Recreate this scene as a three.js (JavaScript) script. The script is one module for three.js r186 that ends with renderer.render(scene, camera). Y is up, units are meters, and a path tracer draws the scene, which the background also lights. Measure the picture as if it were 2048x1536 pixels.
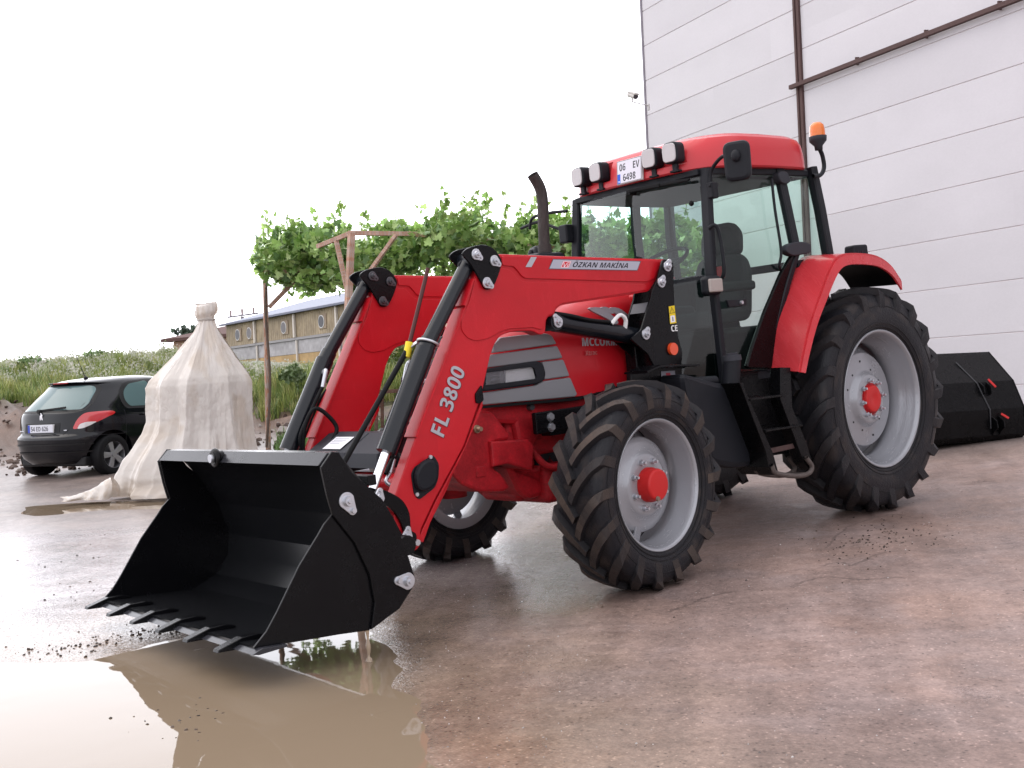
import * as THREE from 'three';
import { RoundedBoxGeometry } from 'three/addons/geometries/RoundedBoxGeometry.js';
import { mergeGeometries, mergeVertices, toCreasedNormals } from 'three/addons/utils/BufferGeometryUtils.js';
import { FontLoader } from 'three/addons/loaders/FontLoader.js';
import { TextGeometry } from 'three/addons/geometries/TextGeometry.js';
import { Brush, Evaluator, SUBTRACTION } from 'three-bvh-csg';

// ---------------------------------------------------------------- camera, sky, sun, exposure
const scene = new THREE.Scene();
const camera = new THREE.PerspectiveCamera(38.44, 4 / 3, 0.1, 1500);
camera.position.set(-7.356, 1.0633, 5.4147);
camera.up.set(0.0351, 0.9989, 0.0297);
camera.lookAt(-7.356 + 0.64577, 1.0633, 5.4147 - 0.76353);
const VIEW = [0.64577, -0.76353];            // horizontal direction of the yard's long axis

const renderer = new THREE.WebGLRenderer({ antialias: true });
renderer.setSize(1024, 768);
renderer.toneMapping = THREE.LinearToneMapping;
renderer.toneMappingExposure = 1.5;
renderer.shadowMap.enabled = true;

{ // overcast sky, brightest over the open field
  const w = 256, h = 128, d = new Float32Array(w * h * 4);
  for (let j = 0; j < h; j++) for (let i = 0; i < w; i++) {
    const v = (j + 0.5) / h, u = (i + 0.5) / w, el = (v - 0.5) * Math.PI, az = (u - 0.5) * 2 * Math.PI;
    const c = Math.cos(az) * VIEW[0] + Math.sin(az) * VIEW[1], up = Math.max(0, Math.sin(el));
    const lobe = Math.pow(0.5 + 0.5 * c, 1.6) * Math.exp(-1.7 * up);
    let L = 1.0 + 0.2 * (1 - up) + 1.35 * lobe;
    if (el < 0) L = L * 0.8;
    const k = 4 * (j * w + i);
    d[k] = L * 0.985; d[k + 1] = L * 0.985; d[k + 2] = L * 1.045; d[k + 3] = 1;
  }
  const t = new THREE.DataTexture(d, w, h, THREE.RGBAFormat, THREE.FloatType);
  t.mapping = THREE.EquirectangularReflectionMapping; t.magFilter = THREE.LinearFilter; t.minFilter = THREE.LinearFilter; t.wrapS = THREE.RepeatWrapping; t.needsUpdate = true;
  scene.background = t; scene.environment = t;
}
const sun = new THREE.DirectionalLight(0xfff4e6, 0.7);
sun.position.set(-9, 22, -9); sun.target.position.set(-2, 0, 0);
sun.castShadow = true; sun.shadow.radius = 100; sun.shadow.mapSize.set(2048, 2048);
Object.assign(sun.shadow.camera, { left: -22, right: 22, top: 22, bottom: -22, near: 1, far: 80 });
scene.add(sun, sun.target);

// ---------------------------------------------------------------- helpers
const V3 = (x, y, z) => new THREE.Vector3(x, y, z);
let seed = 7;
const rnd = () => { seed = (seed * 1664525 + 1013904223) >>> 0; return seed / 4294967296; };
const rr = (a, b) => a + (b - a) * rnd();
const lerp = (a, b, t) => a + (b - a) * t;
const clamp = (v, a, b) => Math.min(b, Math.max(a, v));
const sst = (a, b, v) => { const t = clamp((v - a) / (b - a), 0, 1); return t * t * (3 - 2 * t); };
const h2 = (x, y) => { let n = (Math.imul(x, 374761393) + Math.imul(y, 668265263)) | 0; n = Math.imul(n ^ (n >>> 13), 1274126177); return ((n ^ (n >>> 16)) >>> 0) / 4294967296; };
function vn(x, y, p = 0) { // value noise, optionally periodic
  const xi = Math.floor(x), yi = Math.floor(y), fx = x - xi, fy = y - yi, m = (a) => p ? ((a % p) + p) % p : a;
  const sx = fx * fx * (3 - 2 * fx), sy = fy * fy * (3 - 2 * fy);
  return lerp(lerp(h2(m(xi), m(yi)), h2(m(xi + 1), m(yi)), sx), lerp(h2(m(xi), m(yi + 1)), h2(m(xi + 1), m(yi + 1)), sx), sy);
}
function fbm(x, y, o = 4, p = 0) { let s = 0, a = 0.5, t = 0; for (let k = 0; k < o; k++) { s += a * vn(x + 17 * k, y + 31 * k, p); t += a; a *= 0.5; x *= 2; y *= 2; if (p) p *= 2; } return s / t; }
const used = {};
const numbered = (n) => { used[n] = (used[n] ?? -1) + 1; return used[n] ? `${n}_${String(used[n]).padStart(3, '0')}` : n; };
function clean(g) {
  g = g.index ? g.toNonIndexed() : g.clone();
  for (const k of Object.keys(g.attributes)) if (!['position', 'normal', 'uv', 'color'].includes(k)) g.deleteAttribute(k);
  if (!g.attributes.normal) g.computeVertexNormals();
  if (!g.attributes.uv) { const p = g.attributes.position, u = new Float32Array(p.count * 2); for (let i = 0; i < p.count; i++) { u[2 * i] = p.getX(i) + p.getZ(i) * 0.7; u[2 * i + 1] = p.getY(i) + p.getZ(i) * 0.5; } g.setAttribute('uv', new THREE.BufferAttribute(u, 2)); }
  g.morphAttributes = {}; g.clearGroups(); return g;
}
const merge = (a) => { a = a.flat().map(clean); const c = a.some((g) => g.attributes.color); if (c) for (const g of a) if (!g.attributes.color) g.setAttribute('color', new THREE.BufferAttribute(new Float32Array(g.attributes.position.count * 3).fill(1), 3)); return a.length === 1 ? a[0] : mergeGeometries(a); };
function obj(name, geo, mat, parent = scene) { // one named mesh
  const m = new THREE.Mesh(Array.isArray(geo) ? merge(geo) : geo, mat);
  m.name = parent === scene ? numbered(name) : name; m.castShadow = m.receiveShadow = true; parent.add(m); return m;
}
function group(name, parent = scene) { const g = new THREE.Group(); g.name = parent === scene ? numbered(name) : name; parent.add(g); return g; }
function tag(o, label, category, grp, kind) { o.userData.label = label; if (category) o.userData.category = category; if (grp) o.userData.group = grp; if (kind) o.userData.kind = kind; return o; }
const struct = (o, label, cat) => tag(o, label, cat, null, 'structure');

function box(x0, x1, y0, y1, z0, z1, r = 0.006) {
  const w = Math.abs(x1 - x0), h = Math.abs(y1 - y0), d = Math.abs(z1 - z0), rr_ = Math.min(r, w / 2.1, h / 2.1, d / 2.1);
  const g = rr_ > 0 ? new RoundedBoxGeometry(w, h, d, 2, rr_) : new THREE.BoxGeometry(w, h, d);
  return g.translate((x0 + x1) / 2, (y0 + y1) / 2, (z0 + z1) / 2);
}
function cyl(a, b, r, r2 = r, seg = 20, open = false) {
  a = V3(...a); b = V3(...b); const d = b.clone().sub(a), L = d.length();
  const g = new THREE.CylinderGeometry(r2, r, L, seg, 1, open);
  g.applyQuaternion(new THREE.Quaternion().setFromUnitVectors(V3(0, 1, 0), d.normalize()));
  return g.translate((a.x + b.x) / 2, (a.y + b.y) / 2, (a.z + b.z) / 2);
}
function tube(pts, r, n = 0, seg = 8, tension = 0.5) { return new THREE.TubeGeometry(new THREE.CatmullRomCurve3(pts.map((p) => V3(...p)), false, 'catmullrom', tension), n || pts.length * 6, r, seg); }
function ball(x, y, z, r, sx = 1, sy = 1, sz = 1, n = 14) { return new THREE.SphereGeometry(r, n, Math.ceil(n * 0.7)).scale(sx, sy, sz).translate(x, y, z); }
function shapeOf(pts) { const s = new THREE.Shape(); pts.forEach((p, i) => i ? s.lineTo(p[0], p[1]) : s.moveTo(p[0], p[1])); return s; }
function plate(pts, z0, z1, bev = 0.004, holes = []) { // an outline in x,y given thickness along z
  const s = shapeOf(pts); for (const h of holes) s.holes.push(new THREE.Path(h.map((p) => new THREE.Vector2(p[0], p[1]))));
  const g = new THREE.ExtrudeGeometry(s, { depth: Math.max(0.0005, z1 - z0 - 2 * bev), bevelEnabled: bev > 0, bevelThickness: bev, bevelSize: bev, bevelOffset: -bev, bevelSegments: 2, curveSegments: 6 });
  return g.translate(0, 0, z0 + bev);
}
function smooth(pts, n = 6, closed = true) { // a smooth closed outline through the points
  const c = new THREE.CatmullRomCurve3(pts.map((p) => V3(p[0], p[1], 0)), closed, 'centripetal');
  return c.getPoints(pts.length * n).slice(0, closed ? -1 : undefined).map((p) => [p.x, p.y]);
}
function roundPoly(pts, r, n = 4) { // corners rounded by radius r
  const out = [], N = pts.length;
  for (let i = 0; i < N; i++) {
    const p = pts[i], a = pts[(i + N - 1) % N], b = pts[(i + 1) % N];
    const la = Math.hypot(a[0] - p[0], a[1] - p[1]), lb = Math.hypot(b[0] - p[0], b[1] - p[1]), d = Math.min(r, la / 2.2, lb / 2.2);
    const A = [p[0] + (a[0] - p[0]) / la * d, p[1] + (a[1] - p[1]) / la * d], Bq = [p[0] + (b[0] - p[0]) / lb * d, p[1] + (b[1] - p[1]) / lb * d];
    for (let k = 0; k <= n; k++) { const t = k / n, u = 1 - t; out.push([u * u * A[0] + 2 * u * t * p[0] + t * t * Bq[0], u * u * A[1] + 2 * u * t * p[1] + t * t * Bq[1]]); }
  }
  return out;
}
function latheZ(profile, seg = 48) { return new THREE.LatheGeometry(profile.map((p) => new THREE.Vector2(p[0], p[1])), seg).rotateX(Math.PI / 2); } // [radius, z]
function gridGeo(nu, nv, fn, closedU = false) { // smooth surface fn(u,v) -> [x,y,z]
  const p = [], uv = [], ix = [];
  for (let j = 0; j <= nv; j++) for (let i = 0; i <= nu; i++) { const q = fn(i / nu, j / nv); p.push(q[0], q[1], q[2]); uv.push(i / nu, j / nv); }
  for (let j = 0; j < nv; j++) for (let i = 0; i < nu; i++) { const a = j * (nu + 1) + i, b = a + 1, c = a + nu + 1, d = c + 1; ix.push(a, b, d, a, d, c); }
  let g = new THREE.BufferGeometry(); g.setAttribute('position', new THREE.Float32BufferAttribute(p, 3)); g.setAttribute('uv', new THREE.Float32BufferAttribute(uv, 2)); g.setIndex(ix);
  g.computeVertexNormals();
  if (closedU) { const n = g.attributes.normal; for (let j = 0; j <= nv; j++) { const a = j * (nu + 1), b = a + nu; const v = V3(n.getX(a) + n.getX(b), n.getY(a) + n.getY(b), n.getZ(a) + n.getZ(b)).normalize(); n.setXYZ(a, v.x, v.y, v.z); n.setXYZ(b, v.x, v.y, v.z); } }
  return g;
}
function ribbon(A, Bp, th, crease = 0.6) { // sheet between two 3D polylines, thickness th
  const n = A.length, P = [], q = (v) => V3(...v);
  const nor = A.map((a, i) => { const t = q(A[Math.min(n - 1, i + 1)]).sub(q(A[Math.max(0, i - 1)])), w = q(Bp[i]).sub(q(a)); return t.cross(w).normalize(); });
  const ring = A.map((a, i) => { const d = nor[i].clone().multiplyScalar(th); return [q(a), q(Bp[i]), q(Bp[i]).sub(d), q(a).sub(d)]; });
  const tri = (a, b, c) => P.push(a.x, a.y, a.z, b.x, b.y, b.z, c.x, c.y, c.z), quad = (a, b, c, d) => { tri(a, b, c); tri(a, c, d); };
  for (let i = 0; i < n - 1; i++) { const a = ring[i], b = ring[i + 1]; for (let k = 0; k < 4; k++) quad(a[k], a[(k + 1) % 4], b[(k + 1) % 4], b[k]); }
  quad(...ring[0]); quad(...[...ring[n - 1]].reverse());
  const g = new THREE.BufferGeometry(); g.setAttribute('position', new THREE.Float32BufferAttribute(P, 3));
  return toCreasedNormals(g, crease);
}
function sweep(pts, wz, wn, bevel = 0.3) { // bar of rectangular section along a 3D polyline that runs mostly in x,y
  const n = pts.length, q = pts.map((p) => V3(...p)), P = [];
  const sec = [[-1, -1], [1, -1], [1, 1], [-1, 1]].flatMap(([a, b]) => [[a, b * (1 - bevel)], [a * (1 - bevel), b]].sort((s, t) => 0)).map((s) => s);
  const ordered = [[-1, -1 + bevel], [-1 + bevel, -1], [1 - bevel, -1], [1, -1 + bevel], [1, 1 - bevel], [1 - bevel, 1], [-1 + bevel, 1], [-1, 1 - bevel]];
  const rings = q.map((c, i) => {
    const t = q[Math.min(n - 1, i + 1)].clone().sub(q[Math.max(0, i - 1)]).normalize();
    let N = V3(0, 0, 1).cross(t); if (N.length() < 0.2) N = V3(1, 0, 0).cross(t); N.normalize(); const Zz = t.clone().cross(N).normalize();
    return ordered.map(([a, b]) => c.clone().addScaledVector(Zz, a * wz / 2).addScaledVector(N, b * wn / 2));
  });
  const tri = (a, b, c) => P.push(a.x, a.y, a.z, b.x, b.y, b.z, c.x, c.y, c.z);
  for (let i = 0; i < n - 1; i++) for (let k = 0; k < 8; k++) { const a = rings[i][k], b = rings[i][(k + 1) % 8], c = rings[i + 1][(k + 1) % 8], d = rings[i + 1][k]; tri(a, b, c); tri(a, c, d); }
  for (let k = 1; k < 7; k++) { tri(rings[0][0], rings[0][k + 1], rings[0][k]); tri(rings[n - 1][0], rings[n - 1][k], rings[n - 1][k + 1]); }
  const g = new THREE.BufferGeometry(); g.setAttribute('position', new THREE.Float32BufferAttribute(P, 3)); return toCreasedNormals(g, 0.5);
}
function bar(a, b, w, d = w) { // straight bar between two points, any direction
  const A = V3(...a), Bb = V3(...b), t = Bb.clone().sub(A), L = t.length(); t.normalize();
  const g = new RoundedBoxGeometry(L, w, d, 1, Math.min(0.004, w / 3, d / 3));
  return g.applyQuaternion(new THREE.Quaternion().setFromUnitVectors(V3(1, 0, 0), t)).translate((A.x + Bb.x) / 2, (A.y + Bb.y) / 2, (A.z + Bb.z) / 2);
}
function mirrorZ(g) { // mirrored copy
  g = clean(g); const p = g.attributes.position, n = g.attributes.normal;
  for (let i = 0; i < p.count; i++) { p.setZ(i, -p.getZ(i)); n.setZ(i, -n.getZ(i)); }
  for (const k of Object.keys(g.attributes)) { const a = g.attributes[k], s = a.itemSize; for (let i = 0; i < a.count; i += 3) for (let c = 0; c < s; c++) { const t = a.array[(i + 1) * s + c]; a.array[(i + 1) * s + c] = a.array[(i + 2) * s + c]; a.array[(i + 2) * s + c] = t; } }
  return g;
}
function paint(g, fn) { // vertex colours fn(x,y,z) -> [r,g,b] (linear)
  g = clean(g); const p = g.attributes.position, c = new Float32Array(p.count * 3);
  for (let i = 0; i < p.count; i++) { const q = fn(p.getX(i), p.getY(i), p.getZ(i)); c[3 * i] = q[0]; c[3 * i + 1] = q[1]; c[3 * i + 2] = q[2]; }
  g.setAttribute('color', new THREE.BufferAttribute(c, 3)); return g;
}
// textures
function dataTex(w, h, fn, srgb = false, rep = null) {
  const d = new Uint8Array(w * h * 4);
  for (let j = 0; j < h; j++) for (let i = 0; i < w; i++) { const q = fn(i, j), k = 4 * (j * w + i); if (typeof q === 'number') d[k] = d[k + 1] = d[k + 2] = clamp(q, 0, 1) * 255; else { d[k] = clamp(q[0], 0, 1) * 255; d[k + 1] = clamp(q[1], 0, 1) * 255; d[k + 2] = clamp(q[2], 0, 1) * 255; } d[k + 3] = 255; }
  const t = new THREE.DataTexture(d, w, h); t.magFilter = THREE.LinearFilter; t.minFilter = THREE.LinearMipmapLinearFilter; t.wrapS = t.wrapT = THREE.RepeatWrapping; if (srgb) t.colorSpace = THREE.SRGBColorSpace; if (rep) t.repeat.set(...rep); t.needsUpdate = true; return t;
}
function canvasTex(w, h, draw) { const c = document.createElement('canvas'); c.width = w; c.height = h; draw(c.getContext('2d'), w, h); const t = new THREE.CanvasTexture(c); t.colorSpace = THREE.SRGBColorSpace; t.anisotropy = 8; return t; }
const withRep = (t, a, b = a) => { const c = t.clone(); c.repeat.set(a, b); c.needsUpdate = true; return c; };
const T_fine = dataTex(512, 512, (i, j) => fbm(i / 8, j / 8, 4, 64));
const T_grime = dataTex(512, 512, (i, j) => { const a = fbm(i / 64, j / 64, 5, 8), b = fbm(i / 10 + 9, j / 10, 3, 0); const v = 0.80 + 0.28 * (a - 0.5) + 0.16 * (b - 0.5); return v; }, true);
const T_dust = dataTex(512, 512, (i, j) => { const a = fbm(i / 90, j / 50, 5), b = sst(0.62, 0.75, fbm(i / 14 + 3, j / 34, 4)), s = h2(i >> 1, j >> 1) > 0.997 ? 0.1 : 0; const v = 0.93 + 0.10 * (a - 0.5); return [v + 0.02 * b, v + 0.10 * b + s, v + 0.09 * b + s]; }, true);
const T_smudge = dataTex(512, 512, (i, j) => { const a = fbm(i / 40, j / 40, 5, 0), b = vn(i / 3, j / 3); return 0.55 + 0.5 * (a - 0.5) + 0.12 * (b - 0.5); });
// ---------------------------------------------------------------- materials
const rgb = (r, g, b) => new THREE.Color().setRGB(r, g, b);
const std = (c, rough = 0.6, o = {}) => new THREE.MeshPhysicalMaterial({ color: c, roughness: rough, specularIntensity: 0.6, ...o });
const phy = (c, rough = 0.5, o = {}) => new THREE.MeshPhysicalMaterial({ color: c, roughness: rough, ...o });
const M = {
  red: phy(rgb(0.58, 0.010, 0.019), 0.36, { map: withRep(T_dust, 0.8), specularIntensity: 0.55, clearcoat: 0.12, clearcoatRoughness: 0.15, bumpMap: withRep(T_fine, 3), bumpScale: 0.0006 }),
  redOld: phy(rgb(0.62, 0.044, 0.055), 0.48, { map: withRep(T_dust, 0.7), specularIntensity: 0.7, roughnessMap: T_smudge }),
  redDirty: phy(rgb(0.62, 0.015, 0.026), 0.5, { specularIntensity: 0.6, map: withRep(T_grime, 2), bumpMap: withRep(T_fine, 6), bumpScale: 0.0015 }),
  redPlain: std(rgb(0.52, 0.018, 0.018), 0.45),
  black: phy(rgb(0.004, 0.004, 0.005), 0.45, { bumpMap: withRep(T_fine, 4), bumpScale: 0.0005, roughnessMap: T_smudge, specularIntensity: 0.34 }),
  blackWorn: phy(rgb(0.005, 0.005, 0.006), 0.5, { specularIntensity: 0.3, bumpMap: withRep(T_fine, 4), bumpScale: 0.0007, map: withRep(T_grime, 2), roughnessMap: T_smudge }),
  plastic: std(rgb(0.010, 0.011, 0.015), 0.5, { specularIntensity: 0.45, bumpMap: withRep(T_fine, 14), bumpScale: 0.0004 }),
  plasticGrey: std(rgb(0.035, 0.036, 0.044), 0.6, { specularIntensity: 0.4, bumpMap: withRep(T_fine, 10), bumpScale: 0.0004 }),
  rubber: std(rgb(0.006, 0.006, 0.007), 0.6, { specularIntensity: 0.3 }),
  cylBlack: phy(rgb(0.006, 0.0075, 0.011), 0.24, { specularIntensity: 0.75 }),
  chrome: std(rgb(0.75, 0.75, 0.78), 0.14, { metalness: 1 }),
  zinc: std(rgb(0.55, 0.56, 0.60), 0.38, { metalness: 0.75 }),
  boltDark: std(rgb(0.10, 0.10, 0.11), 0.4, { metalness: 0.6 }),
  rim: phy(rgb(0.32, 0.325, 0.35), 0.40, { metalness: 0.25, roughnessMap: T_smudge, bumpMap: withRep(T_fine, 2), bumpScale: 0.0006 }),
  grillGrey: std(rgb(0.21, 0.21, 0.225), 0.42, { metalness: 0.1 }),
  silverDecal: std(rgb(0.42, 0.42, 0.46), 0.35, { metalness: 0.2 }),
  glass: phy(rgb(0.80, 0.955, 0.895), 0.02, { transmission: 1, thickness: 0, ior: 1.45 }),
  glassDark: phy(rgb(0.20, 0.28, 0.27), 0.03, { transmission: 1, thickness: 0, ior: 1.45 }),
  glassFront: phy(rgb(0.56, 0.70, 0.69), 0.03, { transmission: 1, thickness: 0, ior: 1.5 }),
  lens: phy(rgb(0.86, 0.86, 0.88), 0.18, { transmission: 0.65, thickness: 0, ior: 1.5, bumpMap: withRep(T_fine, 30), bumpScale: 0.002 }),
  reflector: std(rgb(0.8, 0.8, 0.82), 0.2, { metalness: 0.9 }),
  lampWhite: phy(rgb(0.46, 0.44, 0.45), 0.3, { clearcoat: 0.7, clearcoatRoughness: 0.1, bumpMap: withRep(T_fine, 12), bumpScale: 0.001 }),
  orange: phy(rgb(0.85, 0.20, 0.006), 0.2, { transmission: 0.25, thickness: 0, clearcoat: 0.6 }),
  orangeRed: phy(rgb(0.75, 0.07, 0.012), 0.3, { clearcoat: 0.6 }),
  seat: std(rgb(0.035, 0.038, 0.04), 0.9, { specularIntensity: 0.2, bumpMap: withRep(T_fine, 10), bumpScale: 0.002 }),
  rustPaint: std(rgb(0.17, 0.10, 0.095), 0.75, { map: withRep(T_grime, 4), bumpMap: withRep(T_fine, 6), bumpScale: 0.003 }),
  exhaust: std(rgb(0.085, 0.072, 0.068), 0.7, { map: withRep(T_grime, 2, 3), bumpMap: withRep(T_fine, 6), bumpScale: 0.002 }),
  white: std(rgb(0.72, 0.72, 0.72), 0.5),
  yellow: std(rgb(0.78, 0.60, 0.03), 0.5),
};
const font = await new FontLoader().loadAsync('fonts/droid/droid_sans_bold.typeface.json');
const text = (s, size, depth = 0.004) => { const g = new TextGeometry(s, { font, size, depth, curveSegments: 4, bevelEnabled: false }); return g; };

// ---------------------------------------------------------------- the ground
const WATER = -0.228;
const POND = [[-4.08, 0.33], [-4.34, 0.8], [-4.8, 1.58], [-5.2, 2.34], [-5.65, 3.3], [-7.4, 3.8], [-8.6, 1.6], [-6.9, -1.0], [-5.95, -0.72], [-5.44, -0.25], [-4.97, -0.4], [-4.5, -0.1]];
const POND2 = [[-3.61,-7.79],[-3.314,-8.347],[-2.592,-8.046],[-2.07,-7.344],[-1.794,-6.443],[-1.965,-5.933],[-2.606,-6.475],[-2.978,-6.891],[-3.634,-7.011]];
const L2 = -0.13;
function sdPoly(P, x, z) {
  let d = 1e9, s = 1;
  for (let i = 0, j = P.length - 1; i < P.length; j = i++) {
    const ex = P[j][0] - P[i][0], ez = P[j][1] - P[i][1], wx = x - P[i][0], wz = z - P[i][1], t = clamp((wx * ex + wz * ez) / (ex * ex + ez * ez), 0, 1);
    d = Math.min(d, Math.hypot(wx - ex * t, wz - ez * t));
    if ((P[i][1] > z) !== (P[j][1] > z) && x < (P[j][0] - P[i][0]) * (z - P[i][1]) / (P[j][1] - P[i][1]) + P[i][0]) s = -s;
  }
  return s * d;
}
const depthOf = (x, z) => (x + 7.356) * VIEW[0] + (z - 5.4147) * VIEW[1];
const sideOf = (x, z) => -(x + 7.356) * VIEW[1] + (z - 5.4147) * VIEW[0];
const fromDS = (D, S) => [-7.356 + D * VIEW[0] - S * VIEW[1], 5.4147 + D * VIEW[1] + S * VIEW[0]];
function bankAt(x, z) {
  const D = depthOf(x, z), S = sideOf(x, z);
  if (D < 15) return 0;
  const w = fbm(x * 0.35 + 40, z * 0.35 + 11, 3) - 0.5, d0 = 21.2 + 2.4 * w - 0.05 * Math.max(0, S + 6);
  const low = sst(-8, -12, S); // the soil face is higher on the open side
  let h = lerp(0.62, 1.0, low) * sst(d0, d0 + 3.6, D) + lerp(0.12, 0.5, low) * sst(d0 + 3.2, d0 + 12, D);
  const k = sst(d0 - 0.5, d0 + 1.5, D);
  return h + k * (0.5 * (fbm(x * 0.9, z * 0.9, 4) - 0.5)) + k * (1 - sst(d0 + 3, d0 + 6, D)) * 0.35 * (fbm(x * 3.1, z * 3.1, 3) - 0.5);
}
function groundAt(x, z) {
  const s = 0.062 * x + 0.215;
  let g = -0.215 + 0.5 * (s + Math.sqrt(s * s + 0.0009)) + 0.012 * Math.max(0, -z - 2);
  if (x > 9) g -= 0.062 * (x - 9) * 0.9;
  g += bankAt(x, z);
  const near = 1 - sst(9, 16, Math.hypot(x + 3, z));
  const flat = sst(0.5, 1.1, Math.min(Math.hypot(x + 2.7, z - 0.95), Math.hypot(x + 2.7, z + 0.95), Math.hypot(x, z - 0.8), Math.hypot(x, z + 0.8)));
  g += near * flat * (0.02 * (fbm(x * 0.8 + 3, z * 0.8, 3) - 0.5) + 0.008 * (fbm(x * 5, z * 5, 3) - 0.5));
  const a = sdPoly(POND, x, z);
  if (a < 1.8) { const e = a + 0.30 * (fbm(x * 2.2 + 5, z * 2.2, 3) - 0.5); g = lerp(WATER + 0.042 * clamp(e, -0.7, 2) + 0.0015 * (fbm(x * 12, z * 12, 2) - 0.5), g, sst(0.25, 1.7, a)); }
  const b = sdPoly(POND2, x, z);
  if (b < 1.0) { const e = b + 0.25 * (fbm(x * 2 + 5, z * 2, 4) - 0.5); g = lerp(L2 + 0.04 * clamp(e, -0.5, 1), g, sst(0.1, 1.0, b)); }
  return g;
}
function axis(fine0, fine1, step, lo, hi, grow = 1.13, cap = 6) {
  const a = []; for (let v = fine0; v <= fine1 + 1e-6; v += step) a.push(v);
  let s = step, v = fine1; while (v < hi) { s = Math.min(s * grow, v < 60 ? 0.55 : cap * 8); v += s; a.push(v); }
  s = step; v = fine0; while (v > lo) { s = Math.min(s * grow, v > -48 ? 0.4 : cap * 8); v -= s; a.unshift(v); }
  return a;
}
// one tile of yard surface, 11 m wide: bitumen with pale chips, silt stains, wheel smears and cracks
const GX0 = -7.5, GZ0 = -4.5, GS = 11;
const CRACKS = [[[0.885,-1.226],[1.11,-1.16],[1.454,-1.185],[1.918,-1.224]], [[-1.781,1.571],[-1.645,1.618],[-1.677,1.723],[-1.319,1.686],[-1.159,1.827]], [[-3.021,1.457],[-2.858,1.455],[-2.63,1.438],[-2.49,1.483]], [[-2.205,1.692],[-1.989,1.742],[-1.951,1.942],[-1.826,2.113]], [[-1.335,1.304],[-0.632,1.035],[-0.361,1.023],[-0.124,1.079],[-0.203,1.28]], [[-0.284,-3.107],[-0.055,-3.026],[0.429,-3.024]]];
const asphaltMap = (() => {
  const N = 2048, crack = new Float32Array(N * N);
  for (const c of CRACKS) { const q = new THREE.CatmullRomCurve3(c.map(([x, z]) => V3(x, 0, z))).getPoints(900); q.forEach((p, k) => { const w = 0.002 + 0.006 * vn(k / 40, 3) * (vn(k / 25, 9) > 0.45 ? 1 : 0), cx = (p.x - GX0) / GS * N + 5 * (fbm(k / 30, 1, 2) - 0.5), cz = (p.z - GZ0) / GS * N + 5 * (fbm(k / 30, 7, 2) - 0.5), r = Math.ceil(w / GS * N); for (let j = -r; j <= r; j++) for (let i = -r; i <= r; i++) { const a = Math.round(cx) + i, b = Math.round(cz) + j; if (a >= 0 && b >= 0 && a < N && b < N && i * i + j * j <= r * r) crack[b * N + a] = 1; } }); }
  return dataTex(N, N, (i, j) => {
    const x = GX0 + i / N * GS, z = GZ0 + j / N * GS, S = sideOf(x, z), D = depthOf(x, z);
    const f = vn(i / 1.3, j / 1.3), g = fbm(i / 6, j / 6, 3), b = fbm(i / 70, j / 70, 4), st = fbm(S * 2.2 + 40, D * 9 + 0.6 * S, 4);
    const st2 = fbm(S * 9 - D * 2.2, D * 1.1 + S * 0.5, 4); let v = 0.69 + 0.13 * (f - 0.5) + 0.13 * (g - 0.5) + 0.14 * (b - 0.5) + 0.10 * (st - 0.5) + 0.14 * (st2 - 0.5);
    const c = h2(Math.floor(i / 2) * 7 + 1, Math.floor(j / 2) * 13 + 5); if (c > 0.985) v += 0.26 * h2(i, j + 9); else if (c < 0.012) v -= 0.16; if (h2(i * 3 + 1, j * 5 + 2) > 0.9955) v += 0.4;
    const sil = sst(0.52, 0.68, fbm(i / 120 + 8, j / 120, 5)) * 0.15;
    v *= 1 - 0.17 * crack[j * N + i]; return [v * (1 + 0.05 * sil), v * (1 - 0.03 * sil), v * (1 - 0.12 * sil)];
  }, true);
})();
asphaltMap.wrapS = asphaltMap.wrapT = THREE.MirroredRepeatWrapping; asphaltMap.repeat.set(1 / GS, 1 / GS); asphaltMap.offset.set(-GX0 / GS, -GZ0 / GS);
const asphaltBump = dataTex(1024, 1024, (i, j) => 0.55 * vn(i / 3, j / 3, 0) + 0.25 * fbm(i / 9, j / 9, 3, 0) + 0.35 * fbm(i / 80, j / 80, 4, 0));
const RX0 = -13, RZ0 = -16, RS = 26;
const wetMap = dataTex(2048, 2048, (i, j) => { // roughness: where water lies as a film and where the crust is dry
  const x = RX0 + (i + 0.5) / 2048 * RS, z = RZ0 + (j + 0.5) / 2048 * RS, D = depthOf(x, z), S = sideOf(x, z);
  const n = fbm(x * 0.9, z * 0.9, 5), m = fbm(x * 4 + 30, z * 4, 4), f = fbm(x * 24, z * 24, 3);
  const a = sdPoly(POND, x, z), left = 1 - sst(-0.6, 0.55, S - 0.10 * (D - 5) + 0.9 * (n - 0.5));
  let wet = 1.0 * left * sst(0.28, 0.46, 0.6 * n + 0.4 * m + 0.13) + 0.9 * (1 - sst(0, 0.55, a + 0.4 * (m - 0.5)));
  wet += 0.65 * sst(1.0, 0.35, Math.hypot((x + 3.25) / 0.8, (z - 0.35) / 0.9) + 0.8 * (m - 0.5)) + 0.35 * sst(0.58, 0.72, n) + 0.25 * sst(0.60, 0.75, m);
  wet *= (1 - 0.72 * sst(9.2, 11.6, D + 2.2 * (n - 0.5))) * (1 - sst(17, 21, D));
  return [0, clamp(0.52 - 0.43 * clamp(wet, 0, 1) + 0.16 * (f - 0.5) + 0.1 * (vn(x * 90, z * 90) - 0.5), 0.08, 0.95), 0];
});
wetMap.wrapS = wetMap.wrapT = THREE.ClampToEdgeWrapping;
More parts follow.
